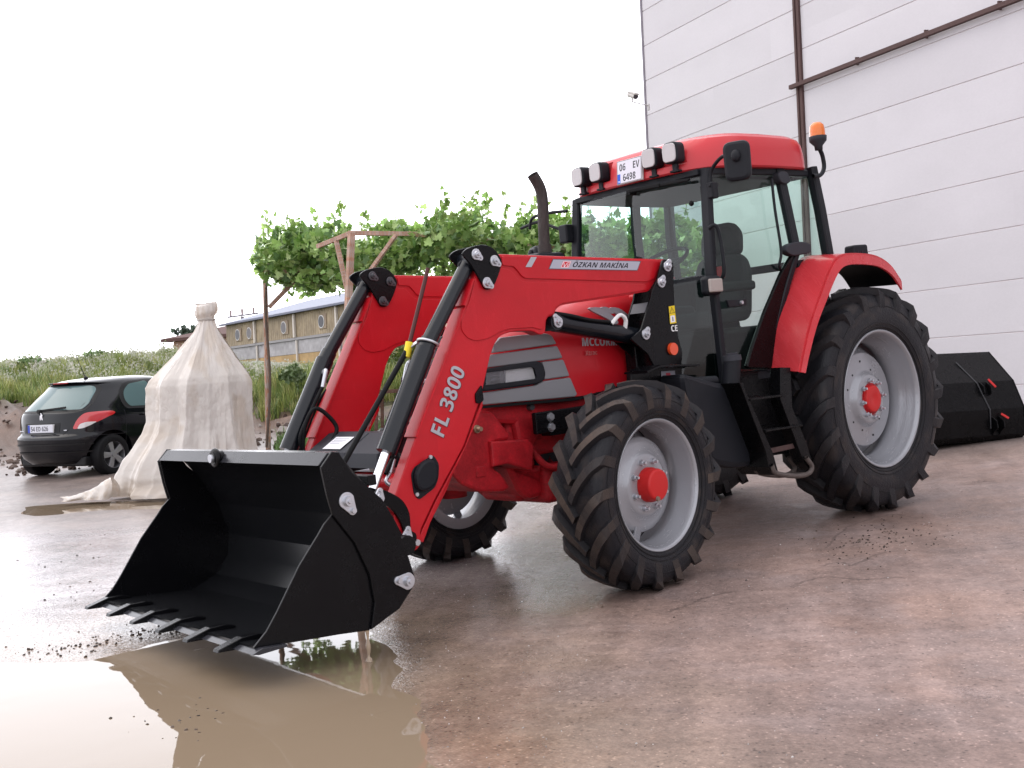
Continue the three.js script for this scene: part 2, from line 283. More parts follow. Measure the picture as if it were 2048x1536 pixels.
{
  const X = axis(-7.6, 0.6, 0.055, -320, 330), Zs = axis(-2.2, 4.6, 0.055, -420, 120), nx = X.length, nz = Zs.length;
  const p = new Float32Array(nx * nz * 3), uv = new Float32Array(nx * nz * 2), c = new Float32Array(nx * nz * 3), ix = [];
  for (let j = 0; j < nz; j++) for (let i = 0; i < nx; i++) {
    const k = j * nx + i, x = X[i], z = Zs[j], D = depthOf(x, z), S = sideOf(x, z);
    const y = groundAt(x, z);
    p.set([x, y, z], 3 * k); uv.set([x, z], 2 * k);
    const n = fbm(x * 0.7 + 8, z * 0.7, 5), m = fbm(x * 3.3, z * 3.3 + 50, 4), q = fbm(x * 0.25 + 3, z * 0.25, 3);
    let col = [0.150, 0.110, 0.099];
    const mud = sst(0.46, 0.62, n), grey = sst(0.5, 0.66, m);
    col = col.map((v, t) => lerp(v, [0.150, 0.104, 0.088][t], 0.42 * mud)).map((v, t) => lerp(v, [0.150, 0.125, 0.125][t], 0.3 * grey));
    const left = 1 - sst(-1.0, 0.6, S - 0.1 * (D - 5));
    col = col.map((v, t) => lerp(v, [0.195, 0.18, 0.185][t], 0.85 * left));
    const grav = sst(9.5, 12, D + 2.5 * (n - 0.5)); col = col.map((v, t) => lerp(v, [0.118, 0.098, 0.092][t] * (0.8 + 0.4 * m), grav));
    const a = sdPoly(POND, x, z); // silt round and under the pool
    const silt = 1 - sst(-0.1, 1.7, a + 0.7 * (m - 0.5)); col = col.map((v, t) => lerp(v, [0.150, 0.112, 0.083][t], 0.9 * silt));
    const soil = sst(18.5, 21.5, D + 2 * (q - 0.5));
    col = col.map((v, t) => lerp(v, [0.062, 0.040, 0.031][t] * (0.75 + 0.6 * m), soil));
    const grassy = sst(0.75, 1.15, y + 0.9 * (n - 0.5) - lerp(0, 0.25, sst(-4, -9, S))) * sst(20, 23, D);
    col = col.map((v, t) => lerp(v, [0.048, 0.055, 0.018][t], grassy));
    const w = lerp((0.92 + 0.16 * m) * (0.82 + 0.36 * fbm(x * 0.9 + 60, z * 0.9 + 20, 4)), 0.7 + 0.5 * m, soil); c.set(col.map((v) => v * w), 3 * k);
  }
  for (let j = 0; j < nz - 1; j++) for (let i = 0; i < nx - 1; i++) { const a = j * nx + i; ix.push(a, a + nx, a + nx + 1, a, a + nx + 1, a + 1); }
  const g = new THREE.BufferGeometry(); g.setAttribute('position', new THREE.BufferAttribute(p, 3)); g.setAttribute('uv', new THREE.BufferAttribute(uv, 2)); g.setAttribute('color', new THREE.BufferAttribute(c, 3)); g.setIndex(ix); g.computeVertexNormals();
  const map = asphaltMap; asphaltBump.repeat.set(1 / 2.1, 1 / 2.1);
  wetMap.repeat.set(1 / RS, 1 / RS); wetMap.offset.set(-RX0 / RS, -RZ0 / RS);
  const mat = std(rgb(3.6, 3.48, 3.42), 1, { specularIntensity: 1, vertexColors: true, map, bumpMap: asphaltBump, bumpScale: 0.0019, roughnessMap: wetMap });
  struct(obj('ground', g, mat), 'worn wet muddy asphalt yard rising into an earth bank', 'ground');
}
// pools of standing muddy water
{
  const ripple = dataTex(512, 512, (i, j) => fbm(i / 60, j / 60, 3, 0));
  const water = phy(rgb(0.225, 0.170, 0.118), 0.02, { ior: 1.36, specularIntensity: 1, bumpMap: withRep(ripple, 0.6), bumpScale: 0.0006 });
  const pool = (P, level, grow) => {
    const cx = P.reduce((s, p) => s + p[0], 0) / P.length, cz = P.reduce((s, p) => s + p[1], 0) / P.length;
    const s = shapeOf(P.map(([x, z]) => { const l = Math.hypot(x - cx, z - cz); return [x + (x - cx) / l * grow, -(z + (z - cz) / l * grow)]; }));
    return new THREE.ShapeGeometry(s).rotateX(-Math.PI / 2).translate(0, level, 0);
  };
  struct(obj('puddle', pool(POND, WATER, 0.22), water), 'large brown muddy puddle under and before the loader bucket', 'puddle');
  struct(obj('puddle', pool(POND2, L2, 0.15), water), 'narrow muddy puddle on the wet yard by the plastic sheet', 'puddle');
}

// ---------------------------------------------------------------- panel-clad hall on the right
{
  const hall = group('panel_hall'); hall.position.set(5.477, 0, -0.555);
  hall.rotation.y = Math.atan2(-0.971, -0.238); // local -x runs along the wall to its far corner, local +z faces the yard
  tag(hall, 'tall hall clad in white horizontal wall panels behind the tractor', 'building');
  const wallMap = dataTex(512, 512, (i, j) => { const n = fbm(i / 90, j / 90, 4), st = vn(i / 5, j / 160); return 0.93 + 0.05 * (n - 0.5) + 0.015 * (vn(i / 2, j / 2) - 0.5); }, true);
  const mats = [0, 1, 2].map((k) => { const m = withRep(wallMap, 0.18, 0.3); m.offset.set(k * 0.37, k * 0.21); return std(rgb(0.66 + 0.01 * k, 0.635 + 0.01 * k, 0.668 + 0.01 * k), 0.55, { map: m }); });
  const trim = std(rgb(0.17, 0.15, 0.18), 0.5), gap = std(rgb(0.85, 0.78, 0.78), 0.8);
  const wbox = (s0, s1, y0, y1, z0, z1, r) => box(-s1, -s0, y0, y1, z0, z1, r);
  obj('wall_core', wbox(-14, 7.47, -0.4, 9.6, -9, -0.013, 0), gap, hall);
  const P = 0.6155;
  for (const [s0, s1] of [[3.56, 7.50], [-14, 3.44]]) for (let k = -2; k < 15; k++) {
    const y0 = 0.783 + P * k, m = obj('wall_panel', wbox(s0, s1, y0 + 0.005, y0 + P - 0.005, -0.012, 0, 0.004), mats[((k + 3) * 2 + (s0 > 0 ? 1 : 0)) % 3], hall);
    const u = m.geometry.attributes.uv, q = m.geometry.attributes.position; for (let i = 0; i < u.count; i++) u.setXY(i, q.getX(i), q.getY(i));
  }
  obj('corner_trim', wbox(7.475, 7.535, -0.4, 9.6, -0.3, 0.012, 0.004), trim, hall);
  obj('steel_column', [wbox(3.445, 3.50, -0.4, 9.6, -0.08, 0.035, 0.004), wbox(3.515, 3.555, -0.4, 9.6, -0.08, 0.045, 0.004), wbox(3.495, 3.52, -0.4, 9.6, -0.08, 0.012, 0.002)], M.rustPaint, hall);
  const rail = obj('door_rail', [wbox(-14, 3.64, 5.165, 5.225, 0.05, 0.11, 0.006)], M.rustPaint, hall);
  for (const s of [2.35, 1.15, 0.05, -1.2, -2.6]) obj('rail_bracket', [wbox(s - 0.012, s + 0.012, 5.17, 5.275, 0.002, 0.05, 0.003), wbox(s - 0.022, s + 0.022, 5.258, 5.275, 0.002, 0.016, 0.002)], M.rustPaint, rail);
}
{ // security camera on its wall bracket
  const c = group('security_camera'); const [x, y, z] = [5.423,5.257,-6.108];
  c.position.set(x, y, z); c.rotation.y = Math.atan2(-0.971, -0.238);
  tag(c, 'small security camera on a bracket at the corner of the white hall', 'security camera');
  obj('bracket', [box(-0.025, 0.025, -0.06, 0.04, 0, 0.02, 0.004), cyl([0, 0.012, 0.015], [0.03, 0.04, 0.32], 0.009, 0.009, 8), cyl([0.03, 0.03, 0.32], [0.03, 0.09, 0.32], 0.011, 0.011, 8)], std(rgb(0.5, 0.48, 0.48), 0.5), c);
  const body = group('housing', c); body.position.set(0.03, 0.14, 0.31); body.rotation.order = 'YXZ'; body.rotation.set(0.42, 1.62, 0); body.scale.setScalar(0.85);
  obj('shell', [cyl([0, 0, -0.11], [0, 0, 0.10], 0.052, 0.052, 20), box(-0.055, 0.055, 0.03, 0.062, -0.12, 0.13, 0.012)], std(rgb(0.55, 0.52, 0.5), 0.45), body);
  obj('lens_front', cyl([0, 0, 0.10], [0, 0, 0.112], 0.048, 0.048, 20), std(rgb(0.05, 0.04, 0.05), 0.25), body);
}
{ // the spare bucket standing with its back to the yard
  const A = [0.94, 0.34], t = group('spare_bucket'); t.position.set(4.187, 0.245, -0.004); t.rotation.y = -Math.atan2(A[1], A[0]);
  tag(t, 'matt black spare loader bucket lying against the white hall', 'bucket');
  // local: x along its width (0 = right end), z towards the yard
  const prof = [[0.02, 0.0], [0.08, 0.06], [0.085, 0.33], [-0.05, 0.615], [-0.376, 0.93], [-0.40, 0.915], [-0.09, 0.60], [0.045, 0.32], [0.04, 0.08], [0.0, 0.03], [-0.7, 0.03], [-0.7, 0.0]];
  obj('back_sheet', plate(prof, 0, 1.88, 0.006).rotateY(-Math.PI / 2).translate(-0.014, 0, 0), M.blackWorn, t);
  const sideP = [[0.02, 0.0], [0.083, 0.06], [0.088, 0.33], [-0.048, 0.617], [-0.374, 0.932], [-0.5, 0.7], [-0.7, 0.03], [-0.7, 0]];
  for (const x of [-1.894, 0]) obj('side_plate', plate(sideP, 0, 0.014, 0.002).rotateY(-Math.PI / 2).translate(x, 0, 0), M.blackWorn, t);
  obj('weld_rib', [bar([-0.47, 0.13, 0.09], [-0.47, 0.335, 0.092], 0.012, 0.012), bar([-0.47, 0.33, 0.09], [-0.50, 0.60, -0.035], 0.012, 0.012), bar([-0.50, 0.60, -0.035], [-0.56, 0.83, -0.26], 0.012, 0.012)], std(rgb(0.045, 0.045, 0.05), 0.4), t);
  const lug = (x, y, z, len) => { const h = group('mounting_hook', t); h.position.set(x, y, z);
    obj('hook_plate', [plate([[0, 0], [0.07, -0.05], [0.08, -0.12], [0.03, -0.16], [0, -0.2]], -0.012, 0, 0.002).rotateY(-Math.PI / 2), plate([[0, 0], [0.07, -0.05], [0.08, -0.12], [0.03, -0.16], [0, -0.2]], -0.012, 0, 0.002).rotateY(-Math.PI / 2).translate(-0.09, 0, 0)], M.blackWorn, h);
    obj('hook_edge', bar([0.02, 0.02, 0.02], [0.06, -0.03 - len * 0.6, 0.08], 0.022, 0.016), M.redPlain, h); };
  lug(-0.40, 0.62, -0.03, 0.06); lug(-0.36, 0.26, 0.085, 0.0);
}

// ---------------------------------------------------------------- the tractor
const tractor = group('tractor');
tractor.quaternion.setFromRotationMatrix(new THREE.Matrix4().makeBasis(V3(0.99805, 0.0624, -0.00119), V3(-0.06241, 0.998, -0.00958), V3(0.00059, 0.00963, 0.99995)));
tag(tractor, 'red four wheel drive tractor with black cab frame and front loader', 'tractor');
const T = (name, geo, mat, parent = tractor, label) => { const m = obj(name, geo, mat, parent); if (label) m.userData.label = label; return m; };

// ---- wheels: axis along z, +z is the outer side
function tyreGeo({ R, bead, hw, n, lugH, lugW, sweepBack, turn, front }) {
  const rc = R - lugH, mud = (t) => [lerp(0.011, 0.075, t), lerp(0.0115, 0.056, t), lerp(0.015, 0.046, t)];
  const prof = [[bead - 0.01, -hw * 0.80], [bead + 0.012, -hw * 0.86], [bead + 0.05, -hw * 0.97], [lerp(bead, rc, 0.45), -hw * 1.03], [lerp(bead, rc, 0.72), -hw * 1.0], [rc - 0.035, -hw * 0.93], [rc - 0.012, -hw * 0.80], [rc - 0.004, -hw * 0.45], [rc, 0]];
  const full = [...prof, ...prof.slice(0, -1).reverse().map(([r, z]) => [r, -z])];
  const curve = new THREE.CatmullRomCurve3(full.map(([r, z]) => V3(r, z, 0)), false, 'centripetal').getPoints(60).map((p) => [p.x, p.y]);
  const rAt = (z) => { const a = Math.abs(z) / hw; return a < 0.8 ? rc - 0.012 * (a / 0.8) ** 2 : lerp(rc - 0.012, rc - 0.035, (a - 0.8) / 0.13); };
  const car = paint(latheZ(curve, 96), (x, y, z) => mud(0.03 + 0.30 * sst(0.52, 0.76, fbm(Math.atan2(y, x) * 7 + 50, z * 12 + Math.hypot(x, y) * 22, 4))));
  const P = [], C = [];
  const st = 9;
  for (const s of [-1, 1]) for (let i = 0; i < n; i++) {
    const f0 = 2 * Math.PI * (i + (s > 0 ? 0 : 0.5)) / n, rings = [];
    for (let k = 0; k <= st; k++) {
      const t = k / st; let z, r, nz, hgt = 1, f;
      if (t < 0.72) { const q = t / 0.72; z = s * lerp(-0.03 * hw, hw * 0.93, q); r = rAt(z) - 0.006; nz = 0.55 * q * q; f = sweepBack * Math.pow(q, 0.85); }
      else { const q = (t - 0.72) / 0.28; z = s * hw * lerp(0.93, 1.0, q); r = lerp(rc - 0.035, rc - 0.13, q); nz = lerp(0.55, 0.98, q); f = sweepBack * (1 + 0.06 * q); hgt = lerp(1, 0.12, q); }
      const F = f0 + turn * f, nr = Math.sqrt(1 - nz * nz), h = lugH * hgt;
      const wt = lugW * (0.5 - 0.08 * (1 - t)) * (1 + 0.25 * t), wb = wt * 1.45;
      // section turned square to the bar
      const sl = t < 0.72 ? 0.62 : 0.1, mk = (w, up) => { const dz = -s * turn * w * sl, da = w * Math.sqrt(1 - sl * sl) / r; const rr2 = r + up * nr, zz = z + s * up * nz + dz * (t < 0.72 ? 1 : 0), ff = F + da; return [-rr2 * Math.cos(ff), rr2 * Math.sin(ff), zz]; };
      rings.push([mk(-wb, -0.004), mk(-wt, h), mk(wt, h), mk(wb, -0.004)]);
    }
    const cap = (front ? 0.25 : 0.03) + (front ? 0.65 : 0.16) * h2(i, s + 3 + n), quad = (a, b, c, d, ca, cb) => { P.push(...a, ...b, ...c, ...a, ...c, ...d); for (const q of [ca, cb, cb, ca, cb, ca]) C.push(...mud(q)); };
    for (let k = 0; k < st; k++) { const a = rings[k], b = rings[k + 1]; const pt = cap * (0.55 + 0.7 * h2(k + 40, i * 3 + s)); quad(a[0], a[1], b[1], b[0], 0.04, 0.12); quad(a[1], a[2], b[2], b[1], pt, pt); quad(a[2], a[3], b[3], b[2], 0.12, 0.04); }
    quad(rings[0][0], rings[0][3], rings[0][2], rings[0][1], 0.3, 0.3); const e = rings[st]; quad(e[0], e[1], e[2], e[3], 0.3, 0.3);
  }
  const lug = new THREE.BufferGeometry(); lug.setAttribute('position', new THREE.Float32BufferAttribute(P, 3)); lug.setAttribute('color', new THREE.Float32BufferAttribute(C, 3)); lug.computeVertexNormals();
  const ring = (r, z, w) => paint(new THREE.TorusGeometry(r, w, 6, 90).translate(0, 0, z), () => mud(0.08)), rings = []; for (const s of [-1, 1]) rings.push(ring(bead + 0.035, s * hw * 0.93, 0.006), ring(bead + 0.06, s * hw * 0.985, 0.004), ring(lerp(bead, rc, 0.62), s * hw * 1.02, 0.004));
  return merge([car, toCreasedNormals(lug, 0.5), ...rings]);
}
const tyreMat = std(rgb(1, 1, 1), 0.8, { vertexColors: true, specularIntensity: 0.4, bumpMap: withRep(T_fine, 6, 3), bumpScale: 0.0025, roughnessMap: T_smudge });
const nut = (r, a, z, s = 1) => { const x = r * Math.cos(a), y = r * Math.sin(a); return [cyl([x, y, z], [x, y, z + 0.022 * s], 0.018 * s, 0.017 * s, 6), cyl([x, y, z + 0.02 * s], [x, y, z + 0.042 * s], 0.010 * s, 0.009 * s, 8)]; };
function makeWheel(kind, turn, front) {
  const w = group(kind, tractor);
  if (front) { // 0 = outer rim flange plane
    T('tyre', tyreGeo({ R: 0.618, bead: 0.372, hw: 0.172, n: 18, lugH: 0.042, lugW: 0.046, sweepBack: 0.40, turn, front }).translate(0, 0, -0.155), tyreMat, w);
    T('rim', latheZ([[0.30, -0.31], [0.372, -0.315], [0.376, -0.30], [0.36, -0.28], [0.355, -0.20], [0.335, -0.17], [0.335, -0.12], [0.352, -0.09], [0.354, -0.04], [0.362, -0.03], [0.363, -0.012], [0.378, 0], [0.384, -0.006], [0.378, -0.02]], 72), M.rim, w);
    T('wheel_disc', latheZ([[0.0, -0.20], [0.27, -0.20], [0.285, -0.16], [0.272, -0.135], [0.24, -0.128], [0.20, -0.118], [0.185, -0.10], [0.165, -0.088], [0.10, -0.088], [0.10, -0.10]], 64), M.rim, w);
    for (let k = 0; k < 1; k++) { const a = -1.85; T('disc_clamp', [bar([0.25 * Math.cos(a), 0.25 * Math.sin(a), -0.135], [0.35 * Math.cos(a), 0.35 * Math.sin(a), -0.15], 0.075, 0.014)], M.rim, w); }
    const hub = T('hub', [latheZ([[0.0, -0.005], [0.08, -0.005], [0.09, -0.011], [0.094, -0.022], [0.094, -0.055], [0.101, -0.06], [0.101, -0.1], [0.10, -0.11]], 40)], M.redPlain, w);
    T('drain_plug', cyl([-0.035, -0.075, -0.002], [-0.035, -0.075, 0.008], 0.016, 0.014, 10), std(rgb(0.2, 0.14, 0.11), 0.6), w);
    for (let k = 0; k < 8; k++) T('lug_nut', nut(0.142, k * Math.PI / 4 + 0.35, -0.09), M.zinc, w);
  } else {
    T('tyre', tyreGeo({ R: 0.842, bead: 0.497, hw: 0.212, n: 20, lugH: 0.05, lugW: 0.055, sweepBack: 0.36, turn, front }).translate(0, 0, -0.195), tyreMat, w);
    T('rim', latheZ([[0.38, -0.39], [0.497, -0.395], [0.50, -0.375], [0.482, -0.35], [0.475, -0.27], [0.43, -0.235], [0.425, -0.17], [0.455, -0.135], [0.458, -0.085], [0.474, -0.07], [0.476, -0.03], [0.486, -0.022], [0.488, -0.008], [0.503, 0], [0.510, -0.008], [0.503, -0.03]], 80), M.rim, w);
    T('wheel_disc', latheZ([[0.44, -0.30], [0.40, -0.24], [0.362, -0.20], [0.350, -0.175], [0.342, -0.165], [0.22, -0.158], [0.20, -0.145], [0.185, -0.118], [0.165, -0.108], [0.08, -0.108], [0.08, -0.12], [0.0, -0.12]], 72), M.rim, w);
    T('hub', latheZ([[0.0, -0.088], [0.035, -0.086], [0.05, -0.080], [0.088, -0.080], [0.102, -0.088], [0.104, -0.12]], 40), M.redPlain, w);
    for (let k = 0; k < 8; k++) T('lug_nut', nut(0.137, k * Math.PI / 4 + 0.12, -0.11, 1.05), M.zinc, w);
    for (let k = 0; k < 12; k++) { const r = k % 3 === 0 ? 0.285 : 0.235, a = k * 0.55; T('disc_hole', cyl([r * Math.cos(a), r * Math.sin(a), -0.1605], [r * Math.cos(a), r * Math.sin(a), -0.157], 0.008, 0.008, 8), M.rubber, w); }
  }
  return w;
}
{
  const lf = makeWheel('front_wheel', 1, true); lf.position.set(-2.606, 0.598, 1.115); lf.rotation.y = 0.0912; lf.userData.label = 'left front wheel with silver rim and red hub';
  const rf = makeWheel('front_wheel', -1, true); rf.position.set(-2.606, 0.598, -1.115); rf.rotation.y = Math.PI + 0.0912;
  const lr = makeWheel('rear_wheel', 1, false); lr.position.set(0, 0.824, 1.007); lr.userData.label = 'large left rear wheel with silver rim and red hub';
  const rb = makeWheel('rear_wheel', -1, false); rb.position.set(0, 0.824, -1.007); rb.rotation.y = Math.PI;
}
// ---- chassis
T('rear_axle', [cyl([0, 0.824, -0.9], [0, 0.824, 0.9], 0.12, 0.12, 20), cyl([0, 0.824, -0.45], [0, 0.824, 0.45], 0.2, 0.2, 20)], M.redDirty);
T('transmission', [box(-1.9, 0.25, 0.62, 1.05, -0.24, 0.24, 0.04), box(-1.2, 0.3, 0.55, 1.12, -0.3, 0.3, 0.05)], M.plastic);
T('engine', [box(-2.75, -1.8, 0.68, 1.2, -0.24, 0.24, 0.04), box(-2.6, -2.0, 0.55, 0.75, -0.2, 0.2, 0.03)], M.plastic);
T('front_axle', [cyl([-2.606, 0.6, -0.95], [-2.606, 0.6, 0.95], 0.085, 0.085, 20), box(-2.75, -2.46, 0.47, 0.72, -0.3, 0.3, 0.05), cyl([-2.606, 0.45, 0.86], [-2.606, 0.78, 0.86], 0.09, 0.09, 16), cyl([-2.606, 0.45, -0.86], [-2.606, 0.78, -0.86], 0.09, 0.09, 16)], M.redDirty);
{ // front bolster castings
  const b = T('front_bolster', [plate([[-3.208,1.141],[-2.249,1.165],[-2.143,1.095],[-2.17,0.9],[-2.467,0.888],[-2.767,0.904],[-2.854,0.813],[-2.94,0.84],[-2.96,0.997],[-3.228,1.044]], -0.30, 0.30, 0.03), box(-3.0, -2.3, 0.78, 1.1, -0.26, 0.26, 0.03), box(-2.9, -2.62, 0.5, 0.9, -0.2, 0.2, 0.05)], M.redDirty);
  T('weight_block', plate(roundPoly([[-3.235,1.119],[-3.149,1.103],[-3.025,0.943],[-3.044,0.916],[-3.173,0.918],[-3.188,0.83],[-3.175,0.753],[-3.131,0.731],[-3.066,0.63],[-3.116,0.611],[-3.305,0.639],[-3.428,0.703],[-3.492,0.777],[-3.474,0.914]], 0.03), -0.33, 0.33, 0.018), M.redDirty);
  T('weight_emboss', plate(roundPoly([[-3.319,0.792],[-3.244,0.79],[-3.248,0.725],[-3.324,0.728]], 0.012), 0.325, 0.336, 0.005), M.redDirty);
  for (const s of [1, -1]) { const g = plate([[-3.208,0.928],[-2.911,0.904],[-2.875,0.863],[-2.904,0.713],[-2.974,0.73],[-3.088,0.777],[-3.212,0.777]], 0.2, 0.36, 0.012); T('tow_block', s > 0 ? g : mirrorZ(g), M.redDirty); }
  T('axle_carrier', [plate(roundPoly([[-3.001,0.756],[-2.761,0.705],[-2.642,0.799],[-2.569,0.693],[-2.626,0.525],[-2.849,0.514],[-2.923,0.574]], 0.03), -0.24, 0.24, 0.03), tube([[-2.85, 0.86, 0.28], [-2.78, 0.74, 0.31], [-2.70, 0.70, 0.33], [-2.62, 0.72, 0.34]], 0.022, 20)], M.redDirty);
  const bz = 0.345; const bq = [-3.284,1.012]; T('weight_bolt', [cyl([bq[0], bq[1], 0.33], [bq[0], bq[1], 0.375], 0.014, 0.014, 8), cyl([bq[0], bq[1], 0.33], [bq[0], bq[1], 0.342], 0.024, 0.024, 12)], std(rgb(0.35, 0.25, 0.17), 0.5, { metalness: 0.6 }));
  const p1 = [-2.835,1.092]; T('bolster_plug', cyl([p1[0], p1[1], 0.29], [p1[0], p1[1], 0.335], 0.022, 0.02, 10), M.boltDark);
}
// ---- bonnet
const BON = [[-1.80, 0.385, 1.80], [-2.1, 0.38, 1.765], [-2.4, 0.375, 1.71], [-2.7, 0.368, 1.645], [-2.9, 0.36, 1.585], [-3.02, 0.345, 1.53], [-3.12, 0.315, 1.46], [-3.2, 0.27, 1.38], [-3.25, 0.22, 1.29], [-3.275, 0.17, 1.20]];
const bonAt = (v) => { const f = v * (BON.length - 1), i = Math.min(BON.length - 2, Math.floor(f)), t = f - i; return BON[i].map((a, k) => lerp(a, BON[i + 1][k], t)); };
const bonnet = T('bonnet', [gridGeo(40, 45, (u, v) => { const [x, w, top] = bonAt(v), a = (u - 0.5) * Math.PI, bot = 1.12 + 0.06 * Math.max(0, x + 2.2), e = 0.36; const s = Math.sin(a), c = Math.cos(a); return [x, bot + (top - bot) * Math.pow(Math.abs(c), e), w * Math.sign(s) * Math.pow(Math.abs(s), 0.52)]; }), box(-1.86, -1.78, 1.12, 1.74, -0.36, 0.36, 0.02)], M.red);
{
  const z = 0.383;
  // grey side grille: four bands with open joints, the lamp set into the middle ones
  const bandL = [
    [[-3.143,1.494],[-3.08,1.534],[-2.921,1.538],[-2.709,1.533],[-2.669,1.518],[-2.634,1.463],[-3.149,1.447]],
    [[-3.177,1.438],[-2.632,1.45],[-2.595,1.372],[-2.797,1.37],[-3.217,1.364]],
    [[-2.77,1.362],[-2.592,1.362],[-2.551,1.255],[-2.763,1.253],[-2.762,1.296]],
    [[-3.27,1.222],[-2.841,1.224],[-2.785,1.243],[-2.548,1.245],[-2.502,1.136],[-2.517,1.122],[-3.271,1.152]]];
  for (const sgn of [1, -1]) for (const b of bandL) { const g = plate(roundPoly(b, 0.012), 0.36, 0.394, 0.006); T('grille_panel', sgn > 0 ? g : mirrorZ(g), M.grillGrey, bonnet, 'ribbed grey side grille panel'); }
  const lampO = [[-3.279,1.358],[-2.826,1.372],[-2.779,1.356],[-2.763,1.287],[-2.785,1.246],[-2.837,1.232],[-3.277,1.228]], lampI = [[-3.243,1.346],[-2.878,1.349],[-2.847,1.337],[-2.832,1.266],[-2.858,1.256],[-3.259,1.253]];
  const lampC = [[-3.232,1.339],[-3.078,1.34],[-3.082,1.256],[-3.243,1.257]], lampR = [[-3.071,1.339],[-2.883,1.344],[-2.856,1.335],[-2.84,1.266],[-2.866,1.26],[-3.078,1.256]];
  for (const sgn of [1, -1]) { const f = (g) => sgn > 0 ? g : mirrorZ(g);
    T('headlight_surround', f(plate(roundPoly(lampO, 0.03), 0.352, 0.412, 0.01, [roundPoly(lampI, 0.012)])), M.plastic, bonnet);
    T('headlight', [f(plate(lampI, 0.352, 0.366, 0.001))], M.reflector, bonnet);
    T('headlight_lens', [f(plate(roundPoly(lampR, 0.01), 0.385, 0.398, 0.004))], M.lens, bonnet); T('headlight_lens', [f(plate(roundPoly(lampC, 0.01), 0.384, 0.395, 0.004))], phy(rgb(0.5, 0.5, 0.52), 0.06, { transmission: 0.9, thickness: 0 }), bonnet);
    const q = [-3.135,1.286]; T('lamp_bulb', f(ball(q[0], q[1], 0.368, 0.03, 1.3, 0.8, 0.4)), M.chrome, bonnet); }
  for (const s of [1, -1]) { const g = plate([[-3.29,1.148],[-2.503,1.115],[-2.278,1.13],[-2.089,1.153],[-2.091,1.14],[-2.281,1.111],[-2.506,1.096],[-3.292,1.131]], 0.35, 0.382, 0.002); T('bonnet_seal', s > 0 ? g : mirrorZ(g), M.rubber, bonnet); }
  T('nose_grille', gridGeo(14, 10, (u, v) => { const yy = lerp(1.17, 1.40, v), w = lerp(0.16, 0.25, v); return [-3.285 + 0.10 * v * v, yy, (u - 0.5) * 2 * w]; }), M.plastic, bonnet);
  T('nose_trim', [tube([[-3.29, 1.31, -0.26], [-3.31, 1.32, 0], [-3.29, 1.31, 0.26]], 0.012, 20), tube([[-3.30, 1.2, -0.2], [-3.32, 1.2, 0], [-3.30, 1.2, 0.2]], 0.012, 20)], M.zinc, bonnet);
  // swoosh emblem and lettering on the bonnet side
  const sw = [[[-2.326,1.667],[-2.226,1.668],[-2.131,1.62],[-2.065,1.561],[-2.094,1.553],[-2.168,1.593]], [[-2.212,1.667],[-2.157,1.667],[-2.098,1.625],[-2.131,1.624]], [[-2.131,1.66],[-2.052,1.655],[-1.947,1.59],[-1.887,1.533],[-1.935,1.536],[-2.022,1.595],[-2.085,1.621]]];
  T('bonnet_emblem', sw.map((p) => plate(smooth(p, 3), 0.372, 0.3905, 0.001)), M.silverDecal, bonnet);
  const q = [-2.42,1.433]; const t = text('MCCORMICK', 0.052, 0.003); t.rotateZ(-0.06).translate(q[0], q[1], 0.3885); T('bonnet_lettering', t, M.silverDecal, bonnet);
  const q2 = [-2.393,1.371]; T('bonnet_script', text('Xtrac', 0.03, 0.002).rotateZ(-0.02).translate(q2[0], q2[1], 0.3885), std(rgb(0.5, 0.12, 0.12), 0.5), bonnet);
}
// ---- exhaust
T('exhaust_pipe', [tube([[-1.885,2.144], [-1.871,2.324], [-1.857,2.504], [-1.873,2.598], [-1.929,2.686]].map(([x, y]) => [x, y, -0.45]), 0.041, 40, 16), cyl([...[-1.883,2.122], -0.45], [...[-1.881,2.18], -0.45], 0.05, 0.05, 16)], M.exhaust);
T('exhaust_base', [box(-2.02, -1.76, 1.72, 2.12, -0.53, -0.37, 0.03)], M.plastic);
